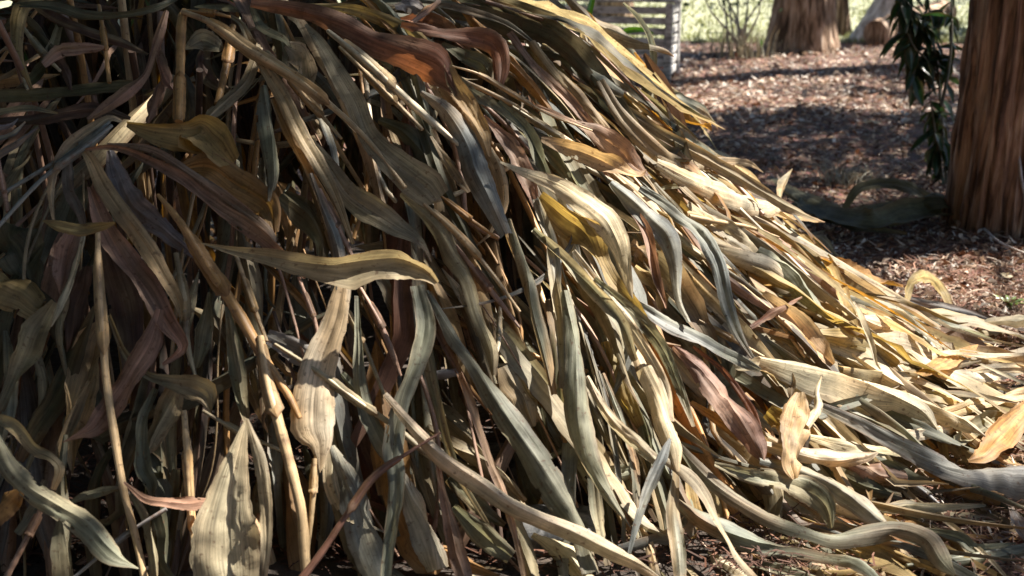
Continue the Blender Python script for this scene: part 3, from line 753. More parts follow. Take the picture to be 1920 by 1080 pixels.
def flow_path(r, x, y, length, lift_fn, step=.03, turn=None):
    """integrate downhill from (x, y); stays on the mound, then on the ground"""
    a0 = r.gauss(0, .28); bend = r.gauss(0, .7); pts = []
    s = 0
    kink = r.gauss(0, .9) if r.random() < .5 else 0; ks = r.uniform(.45, .85)
    while s <= length:
        f = flow(x, y)
        a = a0 + bend * (s / length - .4) + .12 * math.sin(9 * s + a0 * 20) + (kink if s / length > ks else 0)
        ca, sa = math.cos(a), math.sin(a)
        f = np.array([ca * f[0] - sa * f[1], sa * f[0] + ca * f[1]])
        h = float(H(x, y)); h2 = float(H(x + f[0] * .02, y + f[1] * .02))
        slope = (h2 - h) / .02
        k = step / math.sqrt(1 + slope * slope)
        n = Hn(np.array(x), np.array(y))
        l = lift_fn(s / length)
        pts.append(np.array([x, y, h]) + n * l)
        x += f[0] * k; y += f[1] * k; s += step
    P = np.array(pts); P[:, 2] = np.maximum(P[:, 2], .01)
    return P

def too_far(P):
    px, py, _ = to_pix(P[-1]); qx, qy, _ = to_pix(P[len(P) // 2])
    return (px > 1560 and py < 590 + .05 * (px - 1560)) or (qx > 1500 and qy < 500) or px > 2100
def random_seed_point(r):
    for _ in range(100):
        rr = math.sqrt(r.random()) * 1.0; a = r.uniform(0, 2 * math.pi)
        nx, ny = rr * math.cos(a), rr * math.sin(a)
        x = CX + nx * (2.3 if nx > 0 else 1.7); y = CY + ny * (1.25 if ny > 0 else 1.2)
        if x > -2.3: return x, y
def flow_leaf(geo, r, x, y, off, m=7, n=16, small=1.0):
    length = (r.uniform(.3, .6) if r.random() < .4 else r.uniform(.6, 1.0)) * small
    up = r.uniform(0, .04); tipl = r.choice([0, 0, .02, .06, -.02])
    lf = lambda s: off - .03 * (1 - s) ** 3 + up * math.sin(math.pi * s) + tipl * s ** 3
    P = flow_path(r, x, y, length, lf)
    if too_far(P): return None
    k = len(P); s = np.linspace(0, 1, k)
    wmax = r.choices([.006, .010, .014, .020, .027], (3, 4, 4, 2.5, 1.3))[0] * r.uniform(.85, 1.2)
    hw = wmax * np.clip(np.sin(math.pi * np.clip(s, .0, 1) ** .75), 0, 1) ** .8 + .0012
    N0 = Hn(P[:, 0], P[:, 1])
    N0 = unit(N0 + np.array([r.gauss(0, .25), r.gauss(0, .25), 0]))
    px, py, _ = to_pix(P[k // 2])
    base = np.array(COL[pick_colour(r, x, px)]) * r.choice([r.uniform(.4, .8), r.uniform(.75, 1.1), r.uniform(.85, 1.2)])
    ix = sorted(set(range(0, k, 2)) | {k - 1})
    leaf_geo(geo, P[ix], hw[ix], N0[ix], base, n=n, m=m,
             kappa=r.choice([-1, -1, 1]) * r.uniform(.3, 1.2), vfold=r.choice([.4, .7, -.5, -.8, -1.0]),
             roll=[r.uniform(-.9, .9) for _ in range(4)], ripple=r.uniform(.05, .2), tipbrown=r.uniform(0, .8), rnd=r)
    return P

r = random.Random(99)
# picked apart one by one: what still shows between the traced ones
tries = 0
while parts['leaf'] < 298 and tries < 4000:
    tries += 1
    x, y = random_seed_point(r)
    if y > 3.35: continue
    z = float(H(x, y)); px, py, _ = to_pix((x, y, z))
    if not (0 < px < 1900 and -60 < py < 1050): continue
    hang = px < 1000 and py > 420 and parts['leaf'] % 2 == 0
    if not hang and (px < 420 or r.random() < void(px, py) * 1.2): continue
    if px > 1300 and r.random() < .35: continue
    g = Geo(); P = flow_leaf(g, r, x, y, r.uniform(.0, .045), m=9, n=26)
    if P is None: continue
    g.build('leaf', M_LEAF, clump, origin=P[0]); parts['leaf'] += 1
while parts['stalk'] < 120:
    x, y = random_seed_point(r)
    d = math.hypot(x - CX, y - CY)
    if d > 1.3 or d < .15 or y > 3.4: continue
    z = float(H(x, y)); px, py, _ = to_pix((x, y, z))
    if r.random() < void(px, py): continue
    off = r.uniform(-.02, .045)
    P = flow_path(r, x, y, r.uniform(.5, 1.1), lambda s: off - .03 * (1 - s) ** 3 - .02 * s)
    g = Geo(); q = random.Random(r.random())
    base = np.array(COL[q.choice('TTOKPWG')]) * q.uniform(.75, 1.1)
    P = catmull(P[::3], 26)
    tube(g, P, stalk_profile(26, q.uniform(.0035, .0075), q), 8, base, squash=.8)
    g.build('stalk', M_STALK, clump, origin=P[0]); parts['stalk'] += 1

# thin stems hanging down the left flank
while parts['stalk'] < 165:
    px, py = r.uniform(0, 1050), r.uniform(280, 760); t = surf_hit(px, py)
    if not t: continue
    p = CAM + pixdir(px, py) * t; off = r.uniform(-.10, .05)
    P = flow_path(r, p[0], p[1], r.uniform(.35, .8), lambda s: off + .02 * math.sin(4 * s))
    P = catmull(P[::3], 22); g = Geo(); q = random.Random(r.random())
    tube(g, P, stalk_profile(22, q.uniform(.0018, .0048), q), 7, np.array(COL[q.choice('TOPKPMG')]) * q.uniform(.55, 1.05), squash=.7)
    g.build('stalk', M_STALK, clump, origin=P[0]); parts['stalk'] += 1
# upright stalks inside the hollow of the clump, bent over at the top
for k in range(26):
    a = r.uniform(0, 2 * math.pi); q0 = r.uniform(.02, .6)
    bx, by = CX + .75 * q0 * math.cos(a), CY - .1 + .6 * q0 * math.sin(a)
    top = r.uniform(.55, .98); lean = r.uniform(.0, .3)
    ex, ey = bx + lean * math.cos(a), by + lean * math.sin(a)
    P = catmull([(bx, by, 0), (bx + .25 * (ex - bx), by + .25 * (ey - by), top * .4), (bx + .6 * (ex - bx), by + .6 * (ey - by), top * .8), (ex, ey, top)], 14)
    g = Geo(); base = np.array(COL[r.choice('OTOPPDM')]) * r.uniform(.5, .9)  # stalk colour darkened, adding to the shade inside the hollow
    tube(g, P, stalk_profile(14, r.uniform(.005, .010), r), 8, base)
    g.build('stalk', M_STALK, clump, origin=P[0]); parts['stalk'] += 1

# everything underneath, too tangled to pick apart
mass = Geo()
r = random.Random(5)
cnt = 0
while cnt < 1050:
    x, y = random_seed_point(r)
    if cnt % 3 == 0:
        q = ground_at(r.uniform(1250, 1950), r.uniform(600, 1040)); x, y = q[0] - .25, q[1] + .12
        if math.hypot((x - CX) / 2.3, (y - CY) / 1.2) > .95: continue
    z = float(H(x, y)); px, py, _ = to_pix((x, y, z))
    vo = void(px, py) if y < CY - .1 else 0
    if r.random() < vo * 1.05: continue
    off = r.uniform(-.09, .01)
    off = max(off, -z * .8)
    if vo > .3: off -= .12 * min(1, z)
    flow_leaf(mass, r, x, y, off, m=5, n=12, small=r.uniform(.7, 1.25)); cnt += 1
for k in range(100):                              # thin strips hanging down the left flank
    px, py = r.uniform(-30, 1080), r.uniform(380, 950); t = surf_hit(px, py)
    if t:
        p = CAM + pixdir(px, py) * t
        flow_leaf(mass, r, p[0], p[1], r.uniform(-.12, .02), m=5, n=14, small=.62)
# leaves hanging inside the hollow
for k in range(60):
    a = r.uniform(0, 2 * math.pi); q0 = math.sqrt(r.random()) * .95
    x, y = CX + .1 + 1.0 * q0 * math.cos(a), CY + .95 * q0 * math.sin(a)
    z0 = float(H(x, y)) * r.uniform(.35, .95)
    ln = min(z0, r.uniform(.2, .5)); f = flow(x, y) * r.uniform(-.1, .35)
    P = np.array([(x, y, z0), (x + f[0] * .4 * ln + r.gauss(0, .02), y + f[1] * .4 * ln, z0 - .3 * ln), (x + f[0] * .8 * ln, y + f[1] * .8 * ln + r.gauss(0, .03), z0 - .65 * ln), (x + f[0] * ln, y + f[1] * ln, z0 - ln + .01)])
    w = r.uniform(.008, .024); an = r.uniform(0, 6.28)
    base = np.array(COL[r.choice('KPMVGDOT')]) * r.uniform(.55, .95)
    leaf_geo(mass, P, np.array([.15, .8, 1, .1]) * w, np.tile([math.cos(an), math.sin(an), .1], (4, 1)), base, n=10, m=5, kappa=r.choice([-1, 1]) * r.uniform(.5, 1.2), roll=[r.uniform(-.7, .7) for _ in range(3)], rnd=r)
# the back of the clump, closing the hollow
for k in range(800):
    x, y = r.uniform(-2.6, .35), r.uniform(3.2, 4.1)
    z0 = max(.15, float(H(x, min(y, 3.7))) + r.uniform(-.3, .22)); ln = min(z0, r.uniform(.25, .6)); f = np.array([r.gauss(.1, .25), r.gauss(.05, .15)])
    P = np.array([(x, y, z0), (x + f[0] * .4 * ln, y + f[1] * .4 * ln, z0 - .25 * ln), (x + f[0] * .8 * ln, y + f[1] * .8 * ln, z0 - .62 * ln), (x + f[0] * ln, y + f[1] * ln, z0 - ln + .01)])
    w = r.uniform(.014, .034); an = r.gauss(-1.57, .6)
    base = np.array(COL[r.choice('KPMMDDOP')]) * r.uniform(.35, .75)  # leaf colours darkened so the hollow looks more deeply shaded
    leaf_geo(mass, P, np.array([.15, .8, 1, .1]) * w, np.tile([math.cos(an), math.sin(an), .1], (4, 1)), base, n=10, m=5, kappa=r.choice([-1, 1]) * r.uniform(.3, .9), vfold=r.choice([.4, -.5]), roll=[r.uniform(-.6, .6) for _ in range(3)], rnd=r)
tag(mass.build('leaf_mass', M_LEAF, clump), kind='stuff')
print('leaf parts', parts)

# ---------------------------------------------------------------- trees
def rough_trunk(name, mat, base, radius, height, parent, lean=(0, 0), flare=.35, ridges=11, seed=0, amp=.07, segs=120, rows=110, lobes=((0, 0),), top_taper=.75):
    """a fluted, fibrous trunk: deep vertical ridges that wander, and a flared foot"""
    g = Geo()
    zs = np.concatenate([np.linspace(-.08, 1.3, int(rows * .75)), np.linspace(1.33, height, int(rows * .25))])
    a = np.linspace(0, 2 * math.pi, segs, endpoint=False)
    V = np.zeros((len(zs), segs, 3))
    for i, z in enumerate(zs):
        fl = 1 + flare * math.exp(-max(z, 0) / .22)
        tp = 1 - (1 - top_taper) * max(z, 0) / height
        for j, t in enumerate(a):
            c, s = math.cos(t), math.sin(t)
            wob = mnoise.noise(Vector((c * 1.3 + seed, s * 1.3, z * .6)))
            rd = mnoise.ridged_multi_fractal(Vector((c * ridges * .42 + wob * .8 + seed, s * ridges * .42 - wob * .6, z * .75 + seed)), .9, 2.1, 4, 1.0, 2.0)
            fine = mnoise.fractal(Vector((c * 14 + seed, s * 14, z * 2.2)), 1, 2, 3)
            rr = radius * fl * tp * (1 + amp * (rd - 1.1) + .025 * fine + .10 * wob)
            lb = 0
            for (lang, lamp) in lobes:
                lb += lamp * max(0, math.cos(t - lang)) ** 3
            rr *= 1 + lb * (.5 + .5 * math.exp(-max(z, 0) / .6))
            V[i, j] = (base[0] + rr * c + lean[0] * z, base[1] + rr * s + lean[1] * z, z)
    g.add(V.reshape(-1, 3), grid_faces(len(zs), segs, True))
    return g.build(name, mat, parent, origin=base)

# where the crowns stand between the sun and the place: dense over the left of the heap, open over its right foot
cot = 1 / math.tan(SUN_EL)
def shade_wish(x, y):
    if y < 3.6 and x < 1.9:                              # over the heap
        s = float(np.interp(x, [-2.5, -.9, -.55, -.15, .25, .6, .85, 1.8], [.98, .97, .87, .56, .38, .24, .02, .02]))
        if x > .3 and y < 2.3: s = max(s, .36)
        return s
    if y > 9.3 and 1.5 < x < 4.2: return .03
    if y < 5.6: return float(np.interp(x, [-1, .9, 1.3, 2.2], [.9, .9, .1 if y < 4.05 else .92, .3 if y < 4.05 else .8]))
    if y < 7.4: return .92
    if y < 8.6: return float(np.interp(x, [.8, 1.6, 2.2, 4], [.04, .12, .4, .35]))
    if y > 9.3 and 1.5 < x < 4.2: return .03
    if y < 12: return .3
    return .36
TREES = {}
def make_tree(key, name, label, base, radius, height, bark, seed, group=None, **kw):
    t = empty(name, (base[0], base[1], 0), label, 'tree', group)
    rough_trunk('trunk', bark, (base[0], base[1], 0), radius, height, t, seed=seed, **kw)
    TREES[key] = dict(o=t, base=base, h=height, g=Geo(), limbs=Geo(), pts=[], r=radius, lean=kw.get('lean', (0, 0)))
    return t
bx = ground_at(1905, 442)
make_tree('near', 'red_barked_tree', 'thick tree with reddish fibrous fluted bark beside the dark fallen leaves', (bx[0], bx[1] + .16), .182, 8.5, M_BARK, 2, flare=.06, amp=.16, segs=200, rows=230, top_taper=.9, lobes=((4.4, .06),))
bb = ground_at(1512, 100)
make_tree('back', 'brown_barked_tree', 'broad brown trunk with one sunlit side at the edge of the lawn', (bb[0], bb[1] + .2), .235, 10, M_BARK2, 5, flare=.3, amp=.07, segs=110, rows=90, lobes=((-.15, .18), (3.2, .1)))
dk = ground_at(1152, 38)
make_tree('dark', 'dark_barked_tree', 'dark trunk rising behind the slatted wooden box', (dk[0], dk[1] + .2), .2, 9, M_BARK2, 9, flare=.3, segs=70, rows=60)
ln = ground_at(1622, 80)
make_tree('lean', 'pale_leaning_tree', 'pale mottled trunk leaning over at the edge of the lawn', (ln[0], ln[1] + .1), .1, 6, M_BARK_PALE, 12, flare=.5, segs=60, rows=50, lean=(.55, .15))
th = ground_at(1598, 74)
make_tree('thin', 'slim_brown_tree', 'slim brown trunk between the broad trunk and the pale leaning one', (th[0], th[1] + .3), .055, 6, M_BARK2, 15, flare=.4, segs=40, rows=40, lean=(-.12, .05))
make_tree('side', 'shade_tree', 'red barked tree standing to the right of the leaf heap', (4.9, 6.0), .2, 9, M_BARK, 21, segs=70, rows=60)
make_tree('far', 'tall_shade_tree', 'brown barked tree standing behind the shrub on the right', (6.5, 11.5), .25, 10, M_BARK2, 25, segs=70, rows=60)

make_tree('west', 'added_shade_evergreen', 'dense evergreen tree with boughs to the ground standing left of the leaf heap', (-5.2, 2.6), .2, 8, M_BARK2, 41, segs=60, rows=50)  # this and the next two are unseen trees added to block sky light
make_tree('south', 'added_shade_evergreen', 'dense evergreen tree standing across the path from the leaf heap', (-2.6, -4.6), .2, 8, M_BARK2, 43, segs=60, rows=50)
make_tree('south2', 'added_shade_evergreen', 'dense evergreen tree standing across the path from the red barked tree', (2.6, -5.0), .2, 8, M_BARK2, 47, segs=60, rows=50)
make_tree('low', 'added_low_tree', 'tree with low dense branches over the left of the leaf heap', (-2.9, 4.9), .16, 7, M_BARK2, 31, segs=60, rows=50)  # added to shade the upper left of the clump
# openings in the crowns through which shafts of sun reach single leaves of the heap
SHAFTS = []
for (px, py, l, rad) in [(432, 1000, .16, .13), (430, 920, .16, .09), (592, 770, .1, .12), (530, 830, .11, .07), (650, 505, .2, .10), (1110, 395, .16, .10), (880, 225, .1, .09), (700, 150, .09, .07),
                         (380, 745, .08, .05), (790, 985, .08, .07), (1080, 1000, .14, .10), (1000, 880, .1, .07), (1160, 600, .1, .12), (1250, 760, .1, .10), (850, 150, .1, .05), (1040, 480, .1, .08),
                         (1340, 350, .1, .10), (1230, 640, .1, .08), (560, 110, .06, .05), (650, 200, .1, .05), (1330, 480, .1, .08)]:
    t = surf_hit(px, py)
    if t and t < 4: SHAFTS.append((CAM + pixdir(px, py) * (t - l), rad))
for (p, rad) in [((bb[0] + .2, bb[1] + .1, .35), .4), ((bb[0] + .2, bb[1] + .1, .9), .4), (ground_at(1300, 190), .45), (ground_at(1450, 100), .4), (ground_at(1650, 95), .5), (ground_at(1790, 520), .28), (ground_at(1850, 545), .22),
                 (ground_at(1550, 700, .2), .2), (ground_at(1680, 690, .1), .2), (ground_at(1640, 800, .1), .16), (ground_at(1800, 760, .1), .18), (ground_at(1490, 800, .15), .13), (ground_at(1600, 350, .03), .14)]:
    SHAFTS.append((np.array(p), rad))
SH_P = np.array([p for p, _ in SHAFTS]); SH_R = np.array([q for _, q in SHAFTS]); TS = np.array(to_sun)
def in_shaft(p):
    d = np.asarray(p, float) - SH_P
    d = d - (d @ TS)[:, None] * TS
    return bool((np.linalg.norm(d, axis=1) < SH_R).any())
r = random.Random(21)
def spray_leaves(x, y, h, size, g):
    d = np.array([r.gauss(0, 1), r.gauss(0, 1), r.gauss(-.2, .5)]); d /= np.linalg.norm(d)
    e = np.cross(d, [r.gauss(0, 1), r.gauss(0, 1), r.gauss(0, 1)]); e /= np.linalg.norm(e) + 1e-9
    if in_shaft((x, y, h)): return
    p = np.array([x, y, h]); L = size * r.uniform(.7, 1.3); w = L * .22
    g.add([p, p + d * L * .5 + e * w, p + d * L, p + d * L * .5 - e * w], [[0, 1, 2, 3]], np.array([.05, .085, .028]) * r.uniform(.6, 1.5))
def crown_point(x, y, zt, hmin, hmax):
    h = r.uniform(hmin, hmax)
    k = (h - zt) * cot
    return x + SUN_H[0] * k, y + SUN_H[1] * k, h
cells = [(-2.6, 2.2, 1.2, 5.6, .12, 900), (.6, 5.5, 5.6, 12, .2, 480), (-3, 9, 12, 24, .32, 70)]
for (x0, x1, y0, y1, size, dens) in cells:
    n = int((x1 - x0) * (y1 - y0) * dens)
    fs = 3.4 if size < .15 else (1.9 if size < .25 else .7)
    for _ in range(n):
        x, y = r.uniform(x0, x1), r.uniform(y0, y1)
        s = shade_wish(x, y)
        nz = .5 + .62 * mnoise.fractal(Vector((x * fs + 5, y * fs * (1.0 if y < 12 else 2.5), 1.7)), .8, 2.0, 3)
        p = 1.0 if nz < s - .06 else (.06 if nz > s + .06 else .4)
        if r.random() > p: continue
        zt = max(float(H(x, y)) * .9, .02) if y < 4.6 else .02
        cx_, cy_, h = crown_point(x, y, zt, 3.6, 6.2)
        best = min(TREES, key=lambda k: (TREES[k]['base'][0] + TREES[k]['lean'][0] * h - cx_) ** 2 + (TREES[k]['base'][1] + TREES[k]['lean'][1] * h - cy_) ** 2)
        spray_leaves(cx_, cy_, h, size, TREES[best]['g']); TREES[best]['pts'].append((cx_, cy_, h))
for _ in range(7500):                                   # added low boughs, placed to darken the hollow of the clump
    a = r.uniform(0, 6.28); q = math.sqrt(r.random())
    x, y, h = -1.55 + 1.6 * q * math.cos(a), 4.2 + 1.7 * q * math.sin(a), r.uniform(1.75, 3.2)
    if y > 4.5 and x < -.1 and r.random() < .6: h = r.uniform(.25, 1.8)
    spray_leaves(x, y, h, .15, TREES['low']['g']); TREES['low']['pts'].append((x, y, h))
for key in ('west', 'south', 'south2'):  # dense crowns of the added trees, screening off the sky
    b = TREES[key]['base']
    for _ in range(8500):
        h = r.uniform(.4, 8.5); rad = 2.6 * (1 - .085 * h) * math.sqrt(r.uniform(.15, 1)); a = r.uniform(0, 6.28)
        x, y = b[0] + rad * math.cos(a), b[1] + rad * math.sin(a)
        spray_leaves(x, y, h, .34, TREES[key]['g']); TREES[key]['pts'].append((x, y, h))
for _ in range(24000):                                  # added overhead canopy that cuts the sky light on the heap
    x, y, h = r.uniform(-8, 2.2), r.uniform(-8, 6), r.uniform(5.0, 9)
    best = min(('west', 'south', 'south2', 'low'), key=lambda k: (TREES[k]['base'][0] - x) ** 2 + (TREES[k]['base'][1] - y) ** 2)
    spray_leaves(x, y, h, .42, TREES[best]['g']); TREES[best]['pts'].append((x, y, h))
# limbs carry the leaves
for key, T in TREES.items():
    pts = np.array(T['pts']) if T['pts'] else np.zeros((0, 3))
    b = T['base']; lean = T['lean']
    lg = T['limbs']
    cellsd = {}
    for p in pts: cellsd.setdefault((int(p[0] // .9), int(p[1] // .9), int(p[2] // 1.4)), []).append(p)
    tops = [np.mean(c, axis=0) for c in cellsd.values() if len(c) > 6][:40]
    if len(tops) < 4:
        for k in range(9):
            a = k * .7 + 1; hh = T['h'] * (.5 + .05 * k)
            tops.append(np.array([b[0] + lean[0] * hh + 1.2 * math.cos(a), b[1] + lean[1] * hh + 1.2 * math.sin(a), hh + .5]))
        for q in tops:
            for _ in range(150):
                spray_leaves(*(q + np.array([r.gauss(0, .4), r.gauss(0, .4), r.gauss(0, .3)])), .2, T['g'])
    for q in tops:
        d = math.hypot(q[0] - b[0], q[1] - b[1])
        hs = max(2.0, min(q[2] - .25 * d, T['h'] - .4))
        s0 = np.array([b[0] + lean[0] * hs, b[1] + lean[1] * hs, hs])
        mid = (s0 + q) / 2 + np.array([r.gauss(0, .1), r.gauss(0, .1), .12 * d * .5])
        tube(lg, catmull([s0, mid, q], 9), np.linspace(min(.03, .008 + .006 * d), .004, 9), 6, (.15, .08, .05), cap=False)
    cr = T['g'].build('crown', M_GREEN, T['o'], smooth=False)
    lg.build('limbs', M_BARK2, T['o'])

# ---------------------------------------------------------------- fallen log at the foot of the leaning tree
a_, b_ = ground_at(1640, 84), ground_at(1740, 66)
g = Geo()
P = catmull([a_ + [0, 0, .10], (a_ + b_) / 2 + [0, 0, .16], b_ + [.2, .1, .22]], 24)
tube(g, P, .12 + .012 * np.sin(np.arange(24) * 1.3), 20, (.2, .13, .08))
o = g.build('fallen_log', M_BARK2, origin=a_); tag(o, 'brown log lying at the foot of the pale leaning trunk', 'log')

# ---------------------------------------------------------------- weathered slatted wooden box
cor = ground_at(1256, 152)
bxr = empty('slatted_wooden_box', tuple(cor), 'weathered pale wooden slatted box behind the ridge of the leaf heap', 'box')
fx = unit(np.array([-.97, .26, 0])); fy = unit(np.array([.26, .97, 0])); up3 = np.array([0, 0, 1.])
def board(name, p0, du, dv, dw, seed=0):
    """a board with slightly bevelled long edges: p0 corner, du length, dv width, dw thickness"""
    du, dv, dw = map(lambda v: np.asarray(v, float), (du, dv, dw))
    e = .12
    prof = [(0, e), (e * .5, 0), (1 - e * .5, 0), (1, e), (1, 1 - e), (1 - e * .5, 1), (e * .5, 1), (0, 1 - e)]
    g = Geo(); rr = random.Random(seed)
    n = 5; V = []
    for i in range(n):
        sg = rr.uniform(-.002, .002)
        for (a, b) in prof: V.append(p0 + du * i / (n - 1) + dv * a + dw * b + up3 * sg)
    g.add(V, grid_faces(n, 8, True))
    for base in (0, (n - 1) * 8):
        idx = [base + k for k in range(8)]
        q = np.array(V)[idx]
        g.add(q, [[0, 1, 2, 3], [0, 3, 4, 7], [7, 4, 5, 6]])
    return g.build(name, M_WOOD, bxr, origin=cor, smooth=False)
HB = .54; LB = 1.0; DB = .48
for k in range(7):
    z = .03 + k * .072
    board('slat', cor + fx * .052 + up3 * z + fy * .012, fx * (LB - .1), up3 * .05, fy * .02, k)
for k in range(7):
    z = .03 + k * .072
    board('slat', cor + fy * .052 + fx * .012 + up3 * z, fy * (DB - .1), up3 * .05, fx * .02, 20 + k)
for k in range(6):
    board('slat', cor + up3 * (HB + .004) + fy * (k * .082) - fx * .02, fx * (LB + .04), fy * .066, up3 * .022, 40 + k)
for (u, v) in ((0, 0), (LB - .05, 0), (0, DB - .05), (LB - .05, DB - .05)):
    board('post', cor + fx * u + fy * v, up3 * HB, fx * .05, fy * .05, 60)

# ---------------------------------------------------------------- bare shrub by the lawn
sb = ground_at(1385, 108)
sh = empty('bare_shrub', tuple(sb), 'small many-stemmed shrub with thin pale stems before the lawn', 'shrub')
tops = [(1325, 15), (1345, 5), (1362, -10), (1372, 0), (1390, -30), (1405, 0), (1418, 20), (1440, -20), (1352, -30)]
dep = to_pix(sb)[2]
for k, (px, py) in enumerate(tops):
    e = CAM + pixdir(px, py) * dep + np.array([0, r.uniform(-.25, .25), 0])
    e2 = e + (e - sb) * .5 + np.array([r.gauss(0, .08), 0, .1])
    s0 = sb + np.array([r.uniform(-.08, .08), r.uniform(-.06, .06), 0])
    P = catmull([s0, s0 * .55 + e * .45 + np.array([r.gauss(0, .03), 0, .03]), e, e2], 16)
    g = Geo(); tube(g, P, np.linspace(.012, .004, 16), 7, (.30, .25, .20)); g.build('stem', M_STALK, sh, origin=s0)
g = Geo()
for _ in range(420):
    px, py = r.choice(tops)
    c = CAM + pixdir(px + r.gauss(0, 22), py - 60 + r.gauss(0, 40)) * (dep + r.gauss(0, .2))
    spray_leaves(c[0], c[1], c[2], .07, g)
g.build('crown', M_GREEN, sh, smooth=False)
g = Geo()
for _ in range(140):
    a = r.uniform(0, 6.28); q = sb + np.array([r.gauss(0, .12), r.gauss(0, .08), 0])
    l = r.uniform(.12, .3); P = catmull([q, q + [.2 * l * math.cos(a), .2 * l * math.sin(a), l * .6], q + [.6 * l * math.cos(a), .6 * l * math.sin(a), l]], 6)
    leaf_geo(g, P, np.linspace(.006, .001, 6), np.tile([math.cos(a), math.sin(a), .6], (6, 1)), np.array([.35, .33, .24]) * r.uniform(.6, 1.2), n=6, m=3, kappa=.4, rnd=r)
tag(g.build('dry_grass_tuft', M_LITTER), kind='stuff')

# ---------------------------------------------------------------- evergreen shrub leaning on the near trunk
eb = ground_at(1772, 352)
ev = empty('evergreen_shrub', tuple(eb), 'dark evergreen shrub with drooping glossy leaves against the red barked trunk', 'shrub')
ed = to_pix(eb)[2] + .05
g0 = Geo()
s_ = np.linspace(0, 1, 7)
leaf_geo(g0, np.stack([s_ * .115, 0 * s_, -.035 * s_ ** 2], 1), .019 * np.sin(math.pi * s_ ** .8) + .001, np.tile([0, 0, 1.], (7, 1)), (.03, .06, .022), n=9, m=5, kappa=.5, vfold=.3, roll=[0, 0], ripple=.03, tipbrown=0, rnd=random.Random(3))
proto = g0.build('leaf', M_GREEN, ev)
stems = [[(1775, 350), (1768, 250), (1760, 150), (1748, 60), (1735, -40), (1720, -120)], [(1768, 350), (1762, 300), (1752, 240), (1745, 190)], [(1760, 150), (1735, 110), (1715, 90), (1700, 60)],
         [(1748, 60), (1720, 30), (1700, 10), (1690, -20)], [(1765, 200), (1780, 120), (1785, 40), (1780, -60)],
         [(1690, -40), (1700, 20), (1708, 90), (1722, 130)], [(1785, 40), (1760, 20), (1735, 30), (1718, 60)], [(1770, 110), (1745, 90), (1725, 110), (1712, 140)]]
first = True
from mathutils import Matrix
for si, st in enumerate(stems):
    P = catmull([CAM + pixdir(*q) * (ed + .05 * math.sin(i + si)) for i, q in enumerate(st)], 26)
    g = Geo(); tube(g, P, np.linspace(.008, .003, 26), 7, (.11, .09, .05)); g.build('stem', M_STALK, ev, origin=P[0])
    for k in range(3, 26):
        for _ in range(2 if si % 2 else 1):
            if r.random() < .15: continue
            o = proto if first else proto.copy()
            if not first: link(o, ev)
            first = False
            az = r.uniform(0, 6.28); el = r.gauss(.75, .5)
            o.rotation_euler = (r.uniform(-.5, .5), el, az)
            sc = r.uniform(.5, 1.35); o.scale = (sc, sc, sc)
            o.location = P[k] - np.array(ev.location)

# ---------------------------------------------------------------- green blades behind the ridge
gp = empty('green_bladed_plant', tuple(ground_at(1130, 100)), 'small plant with bright green blades behind the ridge of the leaf heap', 'plant')
for k, s in enumerate(['1098,60,8 1106,20,12 1114,-15,10 1118,-50,3', '1160,75,5 1145,52,10 1128,48,8 1112,66,3', '1150,78,5 1175,58,11 1205,56,8 1225,62,3']):
    Q = parse(s); P = np.array([CAM + pixdir(x, y) * 4.2 for x, y, w in Q]); hw = np.array([w * 4.2 / FPX / 2 for _, _, w in Q])
    g = Geo(); leaf_geo(g, P, hw, unit(CAM - P), (.16, .34, .05), n=16, m=5, kappa=.5, tipbrown=0, rnd=r); g.build('leaf', M_GREEN, gp, origin=P[0])
g = Geo(); c0 = np.array(gp.location); Q = CAM + pixdir(1130, 70) * 4.2
tube(g, catmull([c0 * [1, 0, 1] + [0, Q[1] + .1, 0], Q * [1, 1, .5], Q], 8), .006, 6, (.14, .2, .06)); g.build('stem', M_GREEN, gp)

# ---------------------------------------------------------------- dark leaves fallen between the heap and the near trunk
def fallen(name, label, s, colk, lifts, mat=M_LEAF, group=None, **kw):
    Q = parse(s); P = []; hw = []
    for i, (x, y, w) in enumerate(Q):
        l = np.interp(i / (len(Q) - 1), np.linspace(0, 1, len(lifts)), lifts)
        # the foot of the point on the ground lies straight below it
        p = ground_at(x, y, l); P.append(p); hw.append(w * to_pix(p)[2] / FPX / 2)
    P = np.array(P); g = Geo()
    leaf_geo(g, P, np.array(hw), unit(.5 * unit(CAM - P) + [0, 0, .6]), COL[colk], n=30, rnd=random.Random(len(label)), **kw)
    o = g.build(name, mat, origin=P[0] * [1, 1, 0]); return tag(o, label, 'leaf', group)
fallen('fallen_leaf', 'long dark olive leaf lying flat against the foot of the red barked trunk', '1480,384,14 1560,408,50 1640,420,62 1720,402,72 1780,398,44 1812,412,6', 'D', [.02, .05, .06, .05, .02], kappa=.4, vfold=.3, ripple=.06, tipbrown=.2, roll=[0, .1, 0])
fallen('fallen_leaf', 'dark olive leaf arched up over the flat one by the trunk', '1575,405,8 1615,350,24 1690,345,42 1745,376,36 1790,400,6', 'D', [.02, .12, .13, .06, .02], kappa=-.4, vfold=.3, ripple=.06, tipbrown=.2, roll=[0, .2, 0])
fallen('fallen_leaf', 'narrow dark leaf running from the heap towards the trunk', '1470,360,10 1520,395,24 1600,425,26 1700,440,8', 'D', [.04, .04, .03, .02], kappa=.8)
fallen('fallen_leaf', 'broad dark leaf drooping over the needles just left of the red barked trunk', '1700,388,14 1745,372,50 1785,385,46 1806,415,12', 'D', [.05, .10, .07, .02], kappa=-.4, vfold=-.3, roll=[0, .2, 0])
fallen('fallen_leaf', 'crumpled dark leaf under the arched one by the trunk', '1560,400,10 1620,398,36 1690,395,40 1740,390,10', 'G', [.02, .05, .05, .03], kappa=.5, vfold=.3, ripple=.2)
